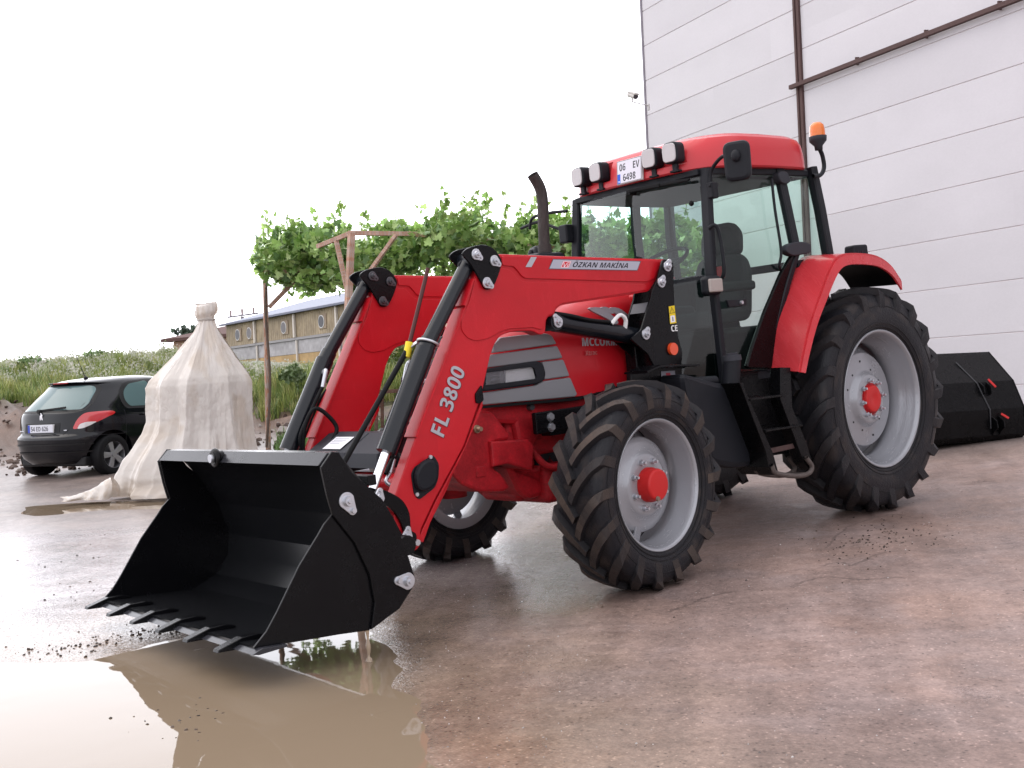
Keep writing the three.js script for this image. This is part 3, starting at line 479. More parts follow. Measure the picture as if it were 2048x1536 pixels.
// ---- cab
const roofPlan = (inset, front) => { const p = []; const n = 56; for (let k = 0; k < n; k++) { const a = k / n * 2 * Math.PI, c = Math.cos(a), s = Math.sin(a), e = 0.34; const cx = Math.sign(c) * Math.pow(Math.abs(c), e), sz = Math.sign(s) * Math.pow(Math.abs(s), e); const z0 = sz * (0.765 - inset), zz = z0 * (cx < 0 ? 1 - 0.045 * -cx : 1); let x = cx < 0 ? lerp(-0.8, -1.445 + front + inset + 0.14 * Math.pow(Math.abs(zz) / 0.73, 3), -cx) : lerp(-0.8, -0.20 - inset, cx); p.push([x, zz]); } return p; };
{
  const levels = [[2.545, 0.05, 0.03], [2.545, 0.012, 0.0], [2.556, 0, 0], [2.60, 0.0, 0.005], [2.66, 0.003, 0.012], [2.72, 0.012, 0.028], [2.76, 0.03, 0.045], [2.79, 0.075, 0.08], [2.807, 0.16, 0.16], [2.815, 0.36, 0.3]].map(([y, i, f]) => [y, roofPlan(i, f)]);
  const n = 56, P = [], ix = []; for (const [y, r] of levels) for (const [x, z] of r) P.push(x, y + 0.0 * x, z);
  for (let l = 0; l < levels.length - 1; l++) for (let k = 0; k < n; k++) { const a = l * n + k, b = l * n + (k + 1) % n; ix.push(a, a + n, b, b, a + n, b + n); }
  const t0 = P.length / 3; P.push(-0.75, 2.82, 0); for (let k = 0; k < n; k++) ix.push((levels.length - 1) * n + k, t0, (levels.length - 1) * n + (k + 1) % n);
  const b0 = t0 + 1; P.push(-0.75, 2.545, 0); for (let k = 0; k < n; k++) ix.push(b0, k, (k + 1) % n);
  let g = new THREE.BufferGeometry(); g.setAttribute('position', new THREE.Float32BufferAttribute(P, 3)); g.setIndex(ix); g.computeVertexNormals(); g = toCreasedNormals(clean(g), 0.5);
  const ev = new Evaluator(); ev.attributes = ['position', 'normal']; g.deleteAttribute('uv');
  let br = new Brush(g); br.updateMatrixWorld();
  for (const s of [1, -1]) { const c = new Brush(box(-1.75, -1.375, 2.60, 2.745, s * 0.165, s * 0.56, 0.012)); c.geometry.deleteAttribute('uv'); c.updateMatrixWorld(); br = ev.evaluate(br, c, SUBTRACTION); br.updateMatrixWorld(); }
  const roof = T('cab_roof', br.geometry, M.redOld);
  // four work lamps
  for (const z of [-0.4546, -0.264, 0.264, 0.4546]) {
    const x = -1.463, l = group('work_lamp', tractor); l.position.set(x - 0.02, 2.678, z); l.rotation.y = Math.PI / 2; l.rotation.order = 'YXZ'; l.rotation.y = -Math.PI / 2 + (z > 0 ? 0.05 : -0.05);
    const rp = roundPoly([[-0.06, -0.072], [0.06, -0.072], [0.066, 0.0], [0.06, 0.072], [-0.06, 0.072], [-0.066, 0.0]], 0.035, 5);
    T('housing', [plate(rp, -0.095, 0, 0.014), box(-0.02, 0.02, -0.125, -0.06, -0.07, -0.04, 0.006), box(-0.035, 0.035, -0.13, -0.115, -0.08, -0.03, 0.004)], M.plastic, l);
    T('lens', plate(rp.map(([a, b]) => [a * 0.86, b * 0.86]), -0.002, 0.009, 0.004), M.lampWhite, l);
  }
  // number plate
  const tex = canvasTex(512, 360, (c, w, h) => { c.fillStyle = '#d8d8e2'; c.fillRect(0, 0, w, h); c.strokeStyle = '#555'; c.lineWidth = 8; c.strokeRect(6, 6, w - 12, h - 12); c.fillStyle = '#2458c8'; c.fillRect(10, 205, 62, 145); c.fillStyle = '#dfe6ff'; c.font = 'bold 40px sans-serif'; c.fillText('TR', 16, 338); c.fillStyle = '#23232b'; c.font = 'bold 150px sans-serif'; c.save(); c.scale(0.82, 1); c.fillText('06', 60, 160); c.fillText('EV', 400, 160); c.fillText('6498', 150, 325); c.restore(); });
  const [pc] = [[0.046,2.636]]; const np = group('number_plate', tractor); np.position.set(-1.452, pc[1], pc[0]); np.rotation.set(0, -Math.PI / 2, 0); np.rotation.order = 'YXZ'; np.rotation.x = -0.12;
  T('plate_back', box(-0.122, 0.122, -0.086, 0.086, -0.02, 0, 0.004), M.white, np);
  const face = new THREE.PlaneGeometry(0.238, 0.166).translate(0, 0, 0.003); T('plate_face', face, std(0xffffff, 0.4, { map: tex }), np, 'white number plate reading 06 EV 6498');
}
const S2 = (fn) => [fn(1), fn(-1)];
// pillars (x, y, z) on the left, mirrored on the right
const A_ = [...[-1.332,2.54], 0.63], A1 = [...[-1.41,1.854], 0.655], A2 = [...[-1.396,1.091], 0.66];
const B_ = [...[-0.61,2.558], 0.70], B1 = [...[-0.598,2.285], 0.73], B2 = [...[-0.559,1.942], 0.75], B3 = [...[-0.713,1.715], 0.75], B4 = [...[-0.887,1.407], 0.74], B5 = [...[-1.007,1.13], 0.73];
const C_ = [...[-0.203,2.57], 0.70], C1 = [...[-0.183,2.251], 0.73], C2 = [...[-0.145,1.887], 0.74];
const frame = [];
for (const s of [1, -1]) {
  const m = (p) => [p[0], p[1], s * p[2]];
  frame.push(sweep([A_, A1, A2].map(m), 0.075, 0.05), sweep([B_, B1, B2].map(m), 0.05, 0.085), sweep([B2, B3, B4, B5].map(m), 0.05, 0.05), sweep([C_, C1, C2].map(m), 0.07, 0.075));
  frame.push(sweep([[A_[0] + 0.02, 2.525, s * 0.62], [-0.7, 2.525, s * 0.685], [-0.26, 2.525, s * 0.68]], 0.06, 0.05), sweep([[A2[0], 1.10, s * 0.665], [B5[0] + 0.05, 1.11, s * 0.725]], 0.06, 0.07), bar([C2[0] - 0.42, 1.86, s * 0.745], [C2[0] + 0.02, 1.885, s * 0.745], 0.05, 0.04));
}
frame.push(bar([-1.36, 2.525, -0.60], [-1.36, 2.525, 0.60], 0.04, 0.05), bar([-0.22, 2.53, -0.69], [-0.22, 2.53, 0.69], 0.06, 0.06), bar([-0.13, 1.88, -0.73], [-0.13, 1.88, 0.73], 0.06, 0.06), bar([A1[0] + 0.02, 1.80, -0.65], [A1[0] + 0.02, 1.80, 0.65], 0.05, 0.05));
T('cab_frame', frame, M.plastic);
// bowed front header between roof and glass
T('windscreen_header', gridGeo(20, 3, (u, v) => { const z = (u - 0.5) * 1.26; return [-1.405 + 0.07 * Math.pow(Math.abs(z) / 0.63, 2.2) - 0.008 * v, lerp(2.55, 2.495, v), z]; }), M.plastic);
const scr = (z, y) => -1.435 + 0.075 * Math.pow(Math.abs(z) / 0.64, 2) - 0.05 * (2.5 - y);
T('windscreen', gridGeo(24, 6, (u, v) => { const z = (u - 0.5) * 1.27, y = lerp(1.82, 2.50, v); return [scr(z, y) + 0.02, y, z]; }), M.glassFront, tractor, 'greenish cab windscreen');
for (const s of [1, -1]) {
  const quad = (pts) => { const g = new THREE.BufferGeometry(), v = pts.map((p) => [p[0], p[1], s * p[2]]); const P = []; for (let k = 1; k < v.length - 1; k++) P.push(...v[0], ...v[k], ...v[k + 1]); g.setAttribute('position', new THREE.Float32BufferAttribute(P, 3)); g.computeVertexNormals(); return g; };
  T('door_glass', quad([[A_[0] + 0.02, 2.50, 0.645], [A1[0] + 0.02, A1[1], 0.67], [A2[0] + 0.02, 1.14, 0.675], [B5[0], 1.15, 0.735], [B4[0], B4[1], 0.745], [B3[0], B3[1], 0.755], [B2[0] - 0.01, B2[1], 0.755], [B1[0] - 0.02, B1[1], 0.735], [B_[0] - 0.02, 2.50, 0.705]]), M.glass, tractor, 'tinted cab door glass');
  T('quarter_glass', quad([[B_[0], 2.5, 0.70], [B1[0], B1[1], 0.73], [B2[0], 1.9, 0.75], [C2[0], 1.9, 0.74], [C1[0], C1[1], 0.73], [C_[0], 2.5, 0.70]]), M.glass);
  T('lower_side_glass', quad([[A1[0] - 0.02, 1.80, 0.645], [A2[0] - 0.02, 1.12, 0.655], [A2[0] - 0.24, 1.12, 0.50], [A1[0] - 0.24, 1.78, 0.45]]), M.glassDark);
  // wide black trim along the fender
  const trimP = [[-0.501,1.959],[-0.69,1.749],[-0.872,1.441],[-0.981,1.141],[-1.261,1.173],[-1.189,1.29],[-1.007,1.536],[-0.77,1.805],[-0.592,1.96]];
  const g = plate(roundPoly(trimP, 0.03), 0.735, 0.765, 0.008); T('door_trim', s > 0 ? g : mirrorZ(g), M.blackWorn);
}
T('rear_glass', gridGeo(4, 2, (u, v) => [lerp(-0.145, -0.225, v), lerp(1.9, 2.51, v), (u - 0.5) * 1.36]), M.glass);
T('cab_floor', [box(-1.9, -0.1, 1.0, 1.09, -0.64, 0.64, 0.02), box(-0.98, -0.1, 1.08, 1.45, -0.62, 0.62, 0.05), plate([[-0.95, 1.1], [-0.55, 1.8], [-0.12, 1.86], [-0.1, 1.1]], 0.64, 0.70, 0.005), plate([[-0.95, 1.1], [-0.55, 1.8], [-0.12, 1.86], [-0.1, 1.1]], -0.70, -0.64, 0.005)], M.rubber);
T('headliner', box(-1.35, -0.28, 2.49, 2.54, -0.6, 0.6, 0.01), M.plasticGrey);
T('firewall', [box(-1.78, -1.70, 1.0, 1.78, -0.44, 0.44, 0.02), box(-1.70, -1.42, 1.1, 1.72, -0.30, 0.30, 0.06)], M.plastic);
{ // seat and controls
  const seat = T('driver_seat', [plate(roundPoly([[-0.98, 1.47], [-0.48, 1.5], [-0.44, 1.57], [-0.55, 1.6], [-0.98, 1.58]], 0.04), -0.24, 0.24, 0.03), box(-0.9, -0.55, 1.42, 1.5, -0.2, 0.2, 0.02)], M.seat);
  T('backrest', plate(roundPoly([[-0.24, 1.5], [0.24, 1.5], [0.25, 1.85], [0.21, 1.96], [0.14, 2.0], [-0.14, 2.0], [-0.21, 1.96], [-0.25, 1.85]], 0.06), 0, 0.12, 0.035).rotateY(Math.PI / 2).rotateZ(-0.12).translate(-0.74, 0.04, 0), M.seat, seat);
  T('headrest', plate(roundPoly([[-0.18, 1.98], [0.18, 1.98], [0.18, 2.16], [0.11, 2.24], [-0.11, 2.24], [-0.18, 2.16]], 0.06), 0, 0.10, 0.03).rotateY(Math.PI / 2).rotateZ(-0.12).translate(-0.735, 0.04, 0), M.seat, seat);
  T('armrest', [box(-0.9, -0.5, 1.72, 1.79, 0.27, 0.34, 0.025)], M.seat, seat);
  T('seat_badge', box(-0.655, -0.65, 1.83, 1.92, 0.1, 0.17, 0.002).rotateZ(0), M.redDirty, seat);
  const sw = new THREE.TorusGeometry(0.2, 0.015, 10, 40).rotateX(Math.PI / 2).rotateZ(0.5).translate(-1.15, 1.98, 0);
  T('steering_wheel', [sw, bar([-1.15, 1.98, -0.19], [-1.15, 1.98, 0.19], 0.03, 0.015), cyl([-1.15, 1.98, 0], [-1.38, 1.5, 0], 0.035, 0.05, 12), ball(-1.15, 1.98, 0, 0.05, 1, 0.5, 1)], M.plastic);
  T('control_panel', [box(-1.0, -0.45, 1.44, 1.66, -0.62, -0.3, 0.04), cyl([-0.85, 1.66, -0.42], [-0.9, 1.84, -0.42], 0.014, 0.01, 8), ball(-0.9, 1.86, -0.42, 0.03)], M.plastic);
}
{ // wiper, door furniture, handles
  const P = (px) => px;
  const w0 = [0.007,2.49], w1 = [0.561,2.479]; T('windscreen_wiper', [bar([-1.455, w0[1], w0[0]], [-1.425, w1[1], w1[0]], 0.018, 0.024), cyl([-1.41, w0[1] - 0.01, w0[0] + 0.03], [-1.47, w0[1] - 0.01, w0[0] + 0.03], 0.02, 0.016, 10), bar([-1.47, w0[1], w0[0] + 0.03], [-1.45, lerp(w0[1], w1[1], 0.55), lerp(w0[0], w1[0], 0.55)], 0.024, 0.014)], M.rubber);
  T('grab_handle', tube([[-1.409,2.133], [-1.384,2.147], [-1.36,2.063], [-1.349,1.844], [-1.345,1.779]].map(([x, y], i) => [x, y, [0.67, 0.71, 0.72, 0.72, 0.68][i]]), 0.014, 30), M.plastic);
  T('grab_handle', tube([[-0.711,2.42], [-0.767,2.454], [-0.789,2.242], [-0.776,1.96], [-0.799,1.858], [-0.748,1.823]].map(([x, y], i) => [x, y, [0.71, 0.75, 0.77, 0.78, 0.77, 0.74][i]]), 0.010, 30), M.plastic);
  T('door_hinge', [plate(smooth([[-0.742,1.956],[-0.701,1.994],[-0.542,2.013],[-0.441,1.99],[-0.443,1.939],[-0.568,1.92],[-0.677,1.919]]), 0.74, 0.80, 0.008)], M.plasticGrey);
  T('door_hinge', [plate(smooth([[-0.692,2.495],[-0.66,2.517],[-0.589,2.515],[-0.556,2.456],[-0.589,2.433],[-0.67,2.446]]), 0.70, 0.76, 0.008)], M.plasticGrey);
  T('door_latch', [plate(roundPoly([[-1.366,1.642],[-1.15,1.639],[-1.157,1.594],[-1.347,1.591]], 0.008), 0.715, 0.735, 0.004)], M.plastic); const k = [-1.22,1.617]; T('key_cylinder', cyl([k[0], k[1], 0.73], [k[0], k[1], 0.75], 0.014, 0.012, 10), M.zinc);
  const k2 = [0.541,2.32]; T('glass_bolt', ball(-1.405, k2[1], k2[0], 0.018), M.rubber);
  const il = [-1.476,1.747]; const ilg = T('marker_lamp_body', [box(il[0] - 0.075, il[0] + 0.085, il[1] - 0.065, il[1] + 0.065, 0.66, 0.735, 0.03)], M.plastic); T('marker_lamp_lens', box(il[0] - 0.07, il[0] + 0.065, il[1] - 0.048, il[1] + 0.042, 0.73, 0.752, 0.02), phy(rgb(0.42, 0.36, 0.33), 0.35, { clearcoat: 0.5, bumpMap: withRep(T_fine, 20), bumpScale: 0.002 }), ilg);
  // mirrors
  for (const s of [1, -1]) {
    const c = s > 0 ? [...[-1.463,2.518], 1.0] : [-1.46, 2.16, -1.02];
    const m = group('side_mirror', tractor); m.position.set(...c); m.rotation.y = -Math.PI / 2 + s * 0.42;
    const hs = s > 0 ? 1 : 0.62, rp = roundPoly([[-0.085, -0.128 * hs], [0.085, -0.128 * hs], [0.088, 0.128 * hs], [-0.088, 0.128 * hs]], 0.055, 6);
    T('mirror_shell', plate(rp, -0.03, 0.03, 0.022), M.plastic, m); T('mirror_glass', plate(rp.map(([a, b]) => [a * 0.86, b * 0.86]), -0.033, -0.026, 0.001), M.chrome, m); T('mirror_mount', ball(0, 0.03 * hs, 0.04, 0.03, 1, 1.3, 0.7), M.plastic, m);
    if (s > 0) T('mirror_arm', [tube([[A_[0] - 0.02, 2.40, 0.67], [A_[0] - 0.02, 2.52, 0.70], [A_[0] - 0.06, 2.58, 0.82], [c[0] - 0.03, c[1] + 0.04, 0.97]], 0.013, 30), box(A_[0] - 0.05, A_[0] + 0.02, 2.33, 2.44, 0.655, 0.71, 0.012), cyl([A_[0] - 0.06, 2.42, 0.69], [A_[0] + 0.03, 2.42, 0.69], 0.014, 0.014, 8)], M.plastic);
    else T('mirror_arm', [tube([[-1.42, 2.46, -0.66], [-1.46, 2.47, -0.82], [-1.47, 2.46, -1.0], [-1.47, 2.38, -1.05]], 0.012, 30), tube([[-1.42, 2.3, -0.66], [-1.45, 2.36, -0.8], [-1.46, 2.42, -0.95], [-1.47, 2.40, -1.15]], 0.012, 30), box(-1.46, -1.38, 2.22, 2.36, -0.74, -0.65, 0.015)], M.plastic);
  }
  // beacon
  const bz = 0.78; const q = [[-0.308,2.49], [-0.212,2.5], [-0.158,2.556], [-0.164,2.64], [-0.194,2.694]];
  T('beacon_arm', tube(q.map(([x, y]) => [x, y, bz]), 0.016, 30), M.plastic);
  const b0 = [-0.204,2.712]; const be = T('beacon_base', latheZ([[0.0, -0.01], [0.028, -0.01], [0.03, 0.02], [0.062, 0.055], [0.065, 0.09], [0.05, 0.095], [0, 0.095]], 28).rotateX(-Math.PI / 2).translate(b0[0], b0[1] - 0.02, bz), M.plasticGrey);
  T('beacon_lens', latheZ([[0.0, 0.18], [0.03, 0.176], [0.05, 0.155], [0.056, 0.12], [0.057, 0.075]], 28).rotateX(-Math.PI / 2).translate(b0[0], b0[1] - 0.005, bz), M.orange, be);
}
{ // rear fenders
  const arc = [[-1.02, 1.13], [-0.95, 1.27], [-0.84, 1.46], [-0.70, 1.64], [-0.57, 1.795], [-0.49, 1.865], [-0.40, 1.893], [-0.12, 1.893], [0.06, 1.868], [0.22, 1.80], [0.34, 1.69]];
  const sm = new THREE.CatmullRomCurve3(arc.map(([x, y]) => V3(x, y, 0)), false, 'centripetal').getPoints(48);
  for (const s of [1, -1]) {
    const inner = sm.map((p) => [p.x + 0.06 * sst(1.5, 1.1, p.y), p.y + 0.005, s * 0.72]), outer = sm.map((p) => [p.x - 0.02, p.y - 0.02, s * 1.03]);
    const top = s > 0 ? ribbon(inner, outer, 0.018) : ribbon(outer, inner, 0.018);
    const c = V3(0, 0.82, 0), lipA = sm.map((p) => [p.x - 0.02, p.y - 0.021, s * 1.028]), lipB = sm.map((p, i) => { const d = c.clone().sub(p).normalize(), l = 0.035 + 0.035 * sst(0, 0.55, i / 48); return [p.x - 0.02 + d.x * l, p.y - 0.02 + d.y * l, s * 1.042]; });
    const lip = s > 0 ? ribbon(lipA, lipB, 0.014) : ribbon(lipB, lipA, 0.014);
    T('rear_fender', [top, lip], M.redOld, tractor, s > 0 ? 'red fender over the left rear wheel' : undefined);
    T('fender_liner', s > 0 ? ribbon(sm.map((p) => { const d = c.clone().sub(p).normalize().multiplyScalar(0.03); return [p.x + d.x, p.y + d.y, 0.60]; }), sm.map((p) => { const d = c.clone().sub(p).normalize().multiplyScalar(0.045); return [p.x + d.x, p.y + d.y, 1.015]; }), 0.008) : ribbon(sm.map((p) => { const d = c.clone().sub(p).normalize().multiplyScalar(0.045); return [p.x + d.x, p.y + d.y, -1.015]; }), sm.map((p) => { const d = c.clone().sub(p).normalize().multiplyScalar(0.03); return [p.x + d.x, p.y + d.y, -0.60]; }), 0.008), M.rubber);
  }
  const q = [-0.06,1.917]; const l = group('fender_lamp', tractor); l.position.set(q[0], q[1], 0.92); l.rotation.y = -0.25;
  T('housing', plate(roundPoly([[-0.075, -0.045], [0.075, -0.045], [0.07, 0.045], [-0.065, 0.045]], 0.018), -0.05, 0.05, 0.012), M.plastic, l); T('ribs', [-0.03, -0.012, 0.01].map((x) => box(x - 0.003, x + 0.003, -0.04, 0.0, 0.048, 0.056, 0.001)), M.plasticGrey, l); T('stem', cyl([0, -0.1, 0], [0, -0.04, 0], 0.03, 0.03, 12), M.plastic, l);
}
{ // fuel tank, filler, steps
  const tank = [[-2.023,1.206],[-1.673,1.11],[-1.482,1.075],[-1.398,0.966],[-1.252,0.596],[-1.281,0.549],[-1.421,0.523],[-1.604,0.536],[-1.824,0.595],[-1.922,0.768],[-1.991,0.967]];
  T('fuel_tank', [plate(roundPoly(tank, 0.06), 0.36, 0.86, 0.04)], M.plastic, tractor, 'black plastic fuel tank under the cab');
  T('tank_rail', [cyl([...[-1.971,1.139], 0.8], [...[-1.647,1.124], 0.8], 0.03, 0.03, 12)], M.plastic);
  const f0 = [-1.524,1.079], f1 = [-1.504,1.249]; T('fuel_filler', [cyl([f0[0], f0[1], 0.82], [f1[0], f1[1], 0.84], 0.062, 0.06, 20)], M.plastic); T('fuel_cap', [cyl([f1[0], f1[1] - 0.01, 0.84], [f1[0], f1[1] + 0.025, 0.84], 0.064, 0.06, 24), bar([f1[0] - 0.05, f1[1] + 0.03, 0.84], [f1[0] + 0.05, f1[1] + 0.03, 0.84], 0.02, 0.02)], M.plasticGrey);
  const st = T('step_frame', [plate([[-1.653,1.1],[-1.613,1.096],[-1.6,1.043],[-1.374,0.614],[-1.331,0.465],[-1.37,0.464],[-1.436,0.524],[-1.448,0.624]], 0.72, 1.0, 0.004), plate([[-1.187,1.158],[-1.077,1.148],[-1.095,0.88],[-0.965,0.608],[-0.929,0.466],[-0.957,0.436],[-1.029,0.498],[-1.22,0.944]], 0.90, 0.985, 0.004), plate([[-1.332,1.148],[-0.769,1.132],[-0.622,0.526],[-1.147,0.546]], 0.72, 0.735, 0.003)], M.blackWorn);
  for (const [a, b, d] of [[[-1.568,0.981], [-1.182,0.973], 0.2], [[-1.443,0.764], [-1.035,0.751], 0.22]]) T('step_tread', [...[0.78, 0.86, 0.94, 1.0].map((z) => bar([a[0], a[1], z], [b[0], b[1], z], 0.014, 0.022)), bar([a[0] + 0.03, a[1], 0.77], [a[0] + 0.03, a[1], 1.0], 0.012, 0.014), bar([b[0] - 0.03, b[1], 0.77], [b[0] - 0.03, b[1], 1.0], 0.012, 0.014)], M.blackWorn, st);
  const lo = [[-1.402,0.535], [-1.362,0.477], [-1.16,0.426], [-1.018,0.418], [-0.96,0.457], [-1.018,0.53]];
  T('bottom_step', [tube(lo.map(([x, y], i) => [x, y, 1.0]), 0.017, 40), tube(lo.map(([x, y]) => [x, y, 0.86]), 0.017, 40), bar([lo[2][0], lo[2][1], 0.86], [lo[2][0], lo[2][1], 1.0], 0.02, 0.03), bar([lo[3][0], lo[3][1], 0.86], [lo[3][0], lo[3][1], 1.0], 0.02, 0.03)], std(rgb(0.16, 0.13, 0.12), 0.7, { map: withRep(T_grime, 5) }), st);
  T('step_strap', bar([...[-1.338,0.618], 0.95], [...[-0.932,0.618], 0.95], 0.035, 0.012), M.rustPaint, st);
}

// ---------------------------------------------------------------- front loader (parts of the tractor)
const zA0 = 0.488, zA1 = 0.572; // arm box
const armP = [[-3.357,1.921],[-3.465,1.722],[-3.887,1.045],[-4.064,0.747],[-4.085,0.628],[-4.048,0.44],[-4.019,0.434],[-3.949,0.447],[-3.922,0.48],[-3.924,0.54],[-3.809,0.688],[-3.575,0.949],[-3.417,1.208],[-3.322,1.43],[-3.284,1.493],[-3.233,1.541],[-3.171,1.556],[-3.079,1.559],[-2.986,1.553],[-2.926,1.525],[-2.885,1.531],[-2.866,1.611],[-2.839,1.633],[-2.808,1.625],[-2.777,1.671],[-2.733,1.693],[-2.398,1.713],[-1.944,1.741],[-1.867,1.812],[-1.75,1.943],[-1.905,1.951],[-2.619,1.983],[-3.179,2.01],[-3.255,2],[-3.319,1.965]];
const tear = (x, y, r, a, L, z0, z1) => { const p = [], r2 = r * 0.52, cx = x + L * Math.cos(a), cy = y + L * Math.sin(a); for (let k = 0; k <= 14; k++) { const t = a + Math.PI / 2 + k / 14 * Math.PI; p.push([x + r * Math.cos(t), y + r * Math.sin(t)]); } for (let k = 0; k <= 8; k++) { const t = a - Math.PI / 2 + k / 8 * Math.PI; p.push([cx + r2 * Math.cos(t), cy + r2 * Math.sin(t)]); } return plate(p, Math.min(z0, z1), Math.max(z0, z1), 0.002); };
const pinGeo = (x, y, z, dir, r = 0.036, a = 0.6) => { const z2 = z + dir * 0.010; return [tear(x, y, r, a, r * 1.0, z, z2), cyl([x, y, z2], [x, y, z2 + dir * 0.014], r * 0.66, r * 0.56, 20), cyl([x, y, z2], [x, y, z2 + dir * 0.026], r * 0.32, r * 0.30, 6), cyl([x + r * 1.02 * Math.cos(a), y + r * 1.02 * Math.sin(a), z2], [x + r * 1.02 * Math.cos(a), y + r * 1.02 * Math.sin(a), z2 + dir * 0.008], r * 0.2, r * 0.2, 6)]; };
const kneeP = [[-3.464,2.014],[-3.436,2.039],[-3.38,2.055],[-3.303,2.062],[-3.24,2.041],[-3.201,2],[-3.186,1.968],[-3.204,1.917],[-3.268,1.822],[-3.292,1.809],[-3.328,1.813],[-3.346,1.842],[-3.412,1.951]];
const brackO = [[-1.837,1.939],[-1.769,1.934],[-1.738,1.911],[-1.757,1.744],[-1.765,1.649],[-1.763,1.458],[-1.733,1.32],[-1.755,1.233],[-2.012,1.249],[-2.065,1.34],[-2.208,1.447],[-2.104,1.497],[-1.986,1.698],[-1.971,1.74],[-1.914,1.802],[-1.868,1.888]];
for (const s of [1, -1]) {
  const f = (g) => s > 0 ? g : mirrorZ(g), z = (v) => s * v, side = s > 0 ? 'left' : 'right';
  const arm = T('loader_arm', [f(plate(roundPoly(armP, 0.02, 3), zA0, zA1, 0.006))], M.red, tractor, `${side} red loader arm`);
  // pressed shells: knee plate and top band stand proud of the box
  const knee = [[-3.371,1.889],[-3.318,1.907],[-3.193,1.929],[-3.119,1.921],[-3.091,1.897],[-3.065,1.864],[-3.021,1.845],[-1.98,1.787],[-1.966,1.751],[-2.736,1.702],[-2.779,1.683],[-2.817,1.643],[-2.859,1.634],[-2.91,1.553],[-2.987,1.573],[-3.172,1.576],[-3.234,1.563],[-3.331,1.53],[-3.422,1.525],[-3.477,1.546],[-3.513,1.593],[-3.506,1.649],[-3.472,1.697],[-3.437,1.746]];
  T('knee_shell', [f(plate(roundPoly(knee, 0.02, 3), zA1 - 0.002, zA1 + 0.006, 0.003)), f(plate(roundPoly(knee, 0.02, 3), zA0 - 0.006, zA0 + 0.002, 0.003))], M.red, arm);
  const band = [[-3.169,1.998],[-1.911,1.94],[-1.806,1.931],[-1.889,1.823],[-1.969,1.803],[-3.003,1.862],[-3.032,1.878],[-3.059,1.911],[-3.086,1.935],[-3.169,1.943]];
  T('top_band', [f(plate(roundPoly(band, 0.012, 3), zA1 - 0.002, zA1 + 0.009, 0.003)), f(plate(roundPoly(band, 0.012, 3), zA0 - 0.009, zA0 + 0.002, 0.003))], M.red, arm);
  const rear = [[-3.395,1.201],[-3.402,1.15],[-3.59,0.909],[-3.711,0.727],[-3.844,0.568],[-3.902,0.473],[-3.931,0.486],[-3.901,0.54],[-3.788,0.684],[-3.554,0.946]];
  T('rear_strip', [f(plate(rear, zA0 + 0.01, zA1 - 0.014, 0.003))], M.red, arm);
  const fw = [[-3.465,1.722],[-3.883,1.052]]; // folded flange down the front of the arm
  T('front_flange', [f(sweep([[fw[0][0] - 0.012, fw[0][1] - 0.01, 0.53], [fw[1][0] - 0.012, fw[1][1] - 0.01, 0.53]], 0.112, 0.014)), f(sweep([[fw[0][0] + 0.07, fw[0][1] + 0.15, 0.53], [fw[0][0] - 0.016, fw[0][1] + 0.005, 0.53]], 0.118, 0.016))], M.red, arm);
  T('arm_pad', [f(plate(roundPoly([[-3.462,1.23],[-3.412,1.275],[-3.409,1.19],[-3.436,1.173],[-3.464,1.179]], 0.008), 0.5, 0.585, 0.003))], M.black, arm);
  // knee plates
  const kp = T('knee_plate', [f(plate(smooth(kneeP, 3), 0.583, 0.597, 0.003)), f(plate(smooth(kneeP, 3), 0.463, 0.477, 0.003))], M.black, tractor, `black ${side} knee plate of the loader`);
  for (const q of [[-3.373,2.007], [-3.243,1.968], [-3.314,1.845]]) { T('pivot_pin', pinGeo(q[0], q[1], z(0.597), s, 0.033, -0.6), M.zinc, kp); T('pivot_pin', pinGeo(q[0], q[1], z(0.463), -s, 0.03, -0.6), s > 0 ? M.zinc : M.boltDark, kp); }
  // crowd cylinder down to the bucket link
  const c0 = [-3.372,1.977], c1 = [-3.74,1.507], c2 = [-4.061,0.982], c3 = [-4.165,0.804];
  const cy = T('bucket_cylinder', [cyl([c0[0], c0[1], z(0.53)], [c1[0], c1[1], z(0.53)], 0.043, 0.043, 24), cyl([c1[0], c1[1], z(0.53)], [c2[0], c2[1], z(0.53)], 0.055, 0.055, 28), cyl([lerp(c0[0], c1[0], 0.9), lerp(c0[1], c1[1], 0.9), z(0.53)], [lerp(c1[0], c2[0], 0.04), lerp(c1[1], c2[1], 0.04), z(0.53)], 0.048, 0.05, 24), cyl([c0[0], c0[1], z(0.478)], [c0[0], c0[1], z(0.582)], 0.05, 0.05, 20)], M.cylBlack, tractor, `black ${side} hydraulic cylinder tilting the bucket`);
  T('piston_rod', cyl([c2[0], c2[1], z(0.53)], [c3[0], c3[1], z(0.53)], 0.025, 0.025, 20), M.chrome, cy);
  const fx = lerp(c1[0], c2[0], 0.16), fy = lerp(c1[1], c2[1], 0.16), gx = lerp(c1[0], c2[0], 0.85), gy = lerp(c1[1], c2[1], 0.85);
  T('hose_fitting', [tube([[fx, fy, z(0.49)], [fx, fy + 0.02, z(0.45)], [fx - 0.012, fy, z(0.435)], [fx - 0.04, fy - 0.08, z(0.435)]], 0.014, 20)], M.zinc, cy);
  T('hose', tube([[fx - 0.035, fy - 0.07, z(0.435)], [lerp(fx, gx, 0.5), lerp(fy, gy, 0.5), z(0.44)], [gx, gy, z(0.45)], [gx + 0.03, gy - 0.12, z(0.46)]], 0.012, 30), M.rubber, cy);
  // curved link and pins to the bucket
  const link = [[-4.192,0.791],[-4.163,0.804],[-4.097,0.775],[-4.03,0.724],[-3.994,0.651],[-3.993,0.557],[-3.966,0.535],[-3.968,0.498],[-3.996,0.482],[-4.033,0.497],[-4.039,0.552],[-4.059,0.622],[-4.107,0.695],[-4.171,0.74]];
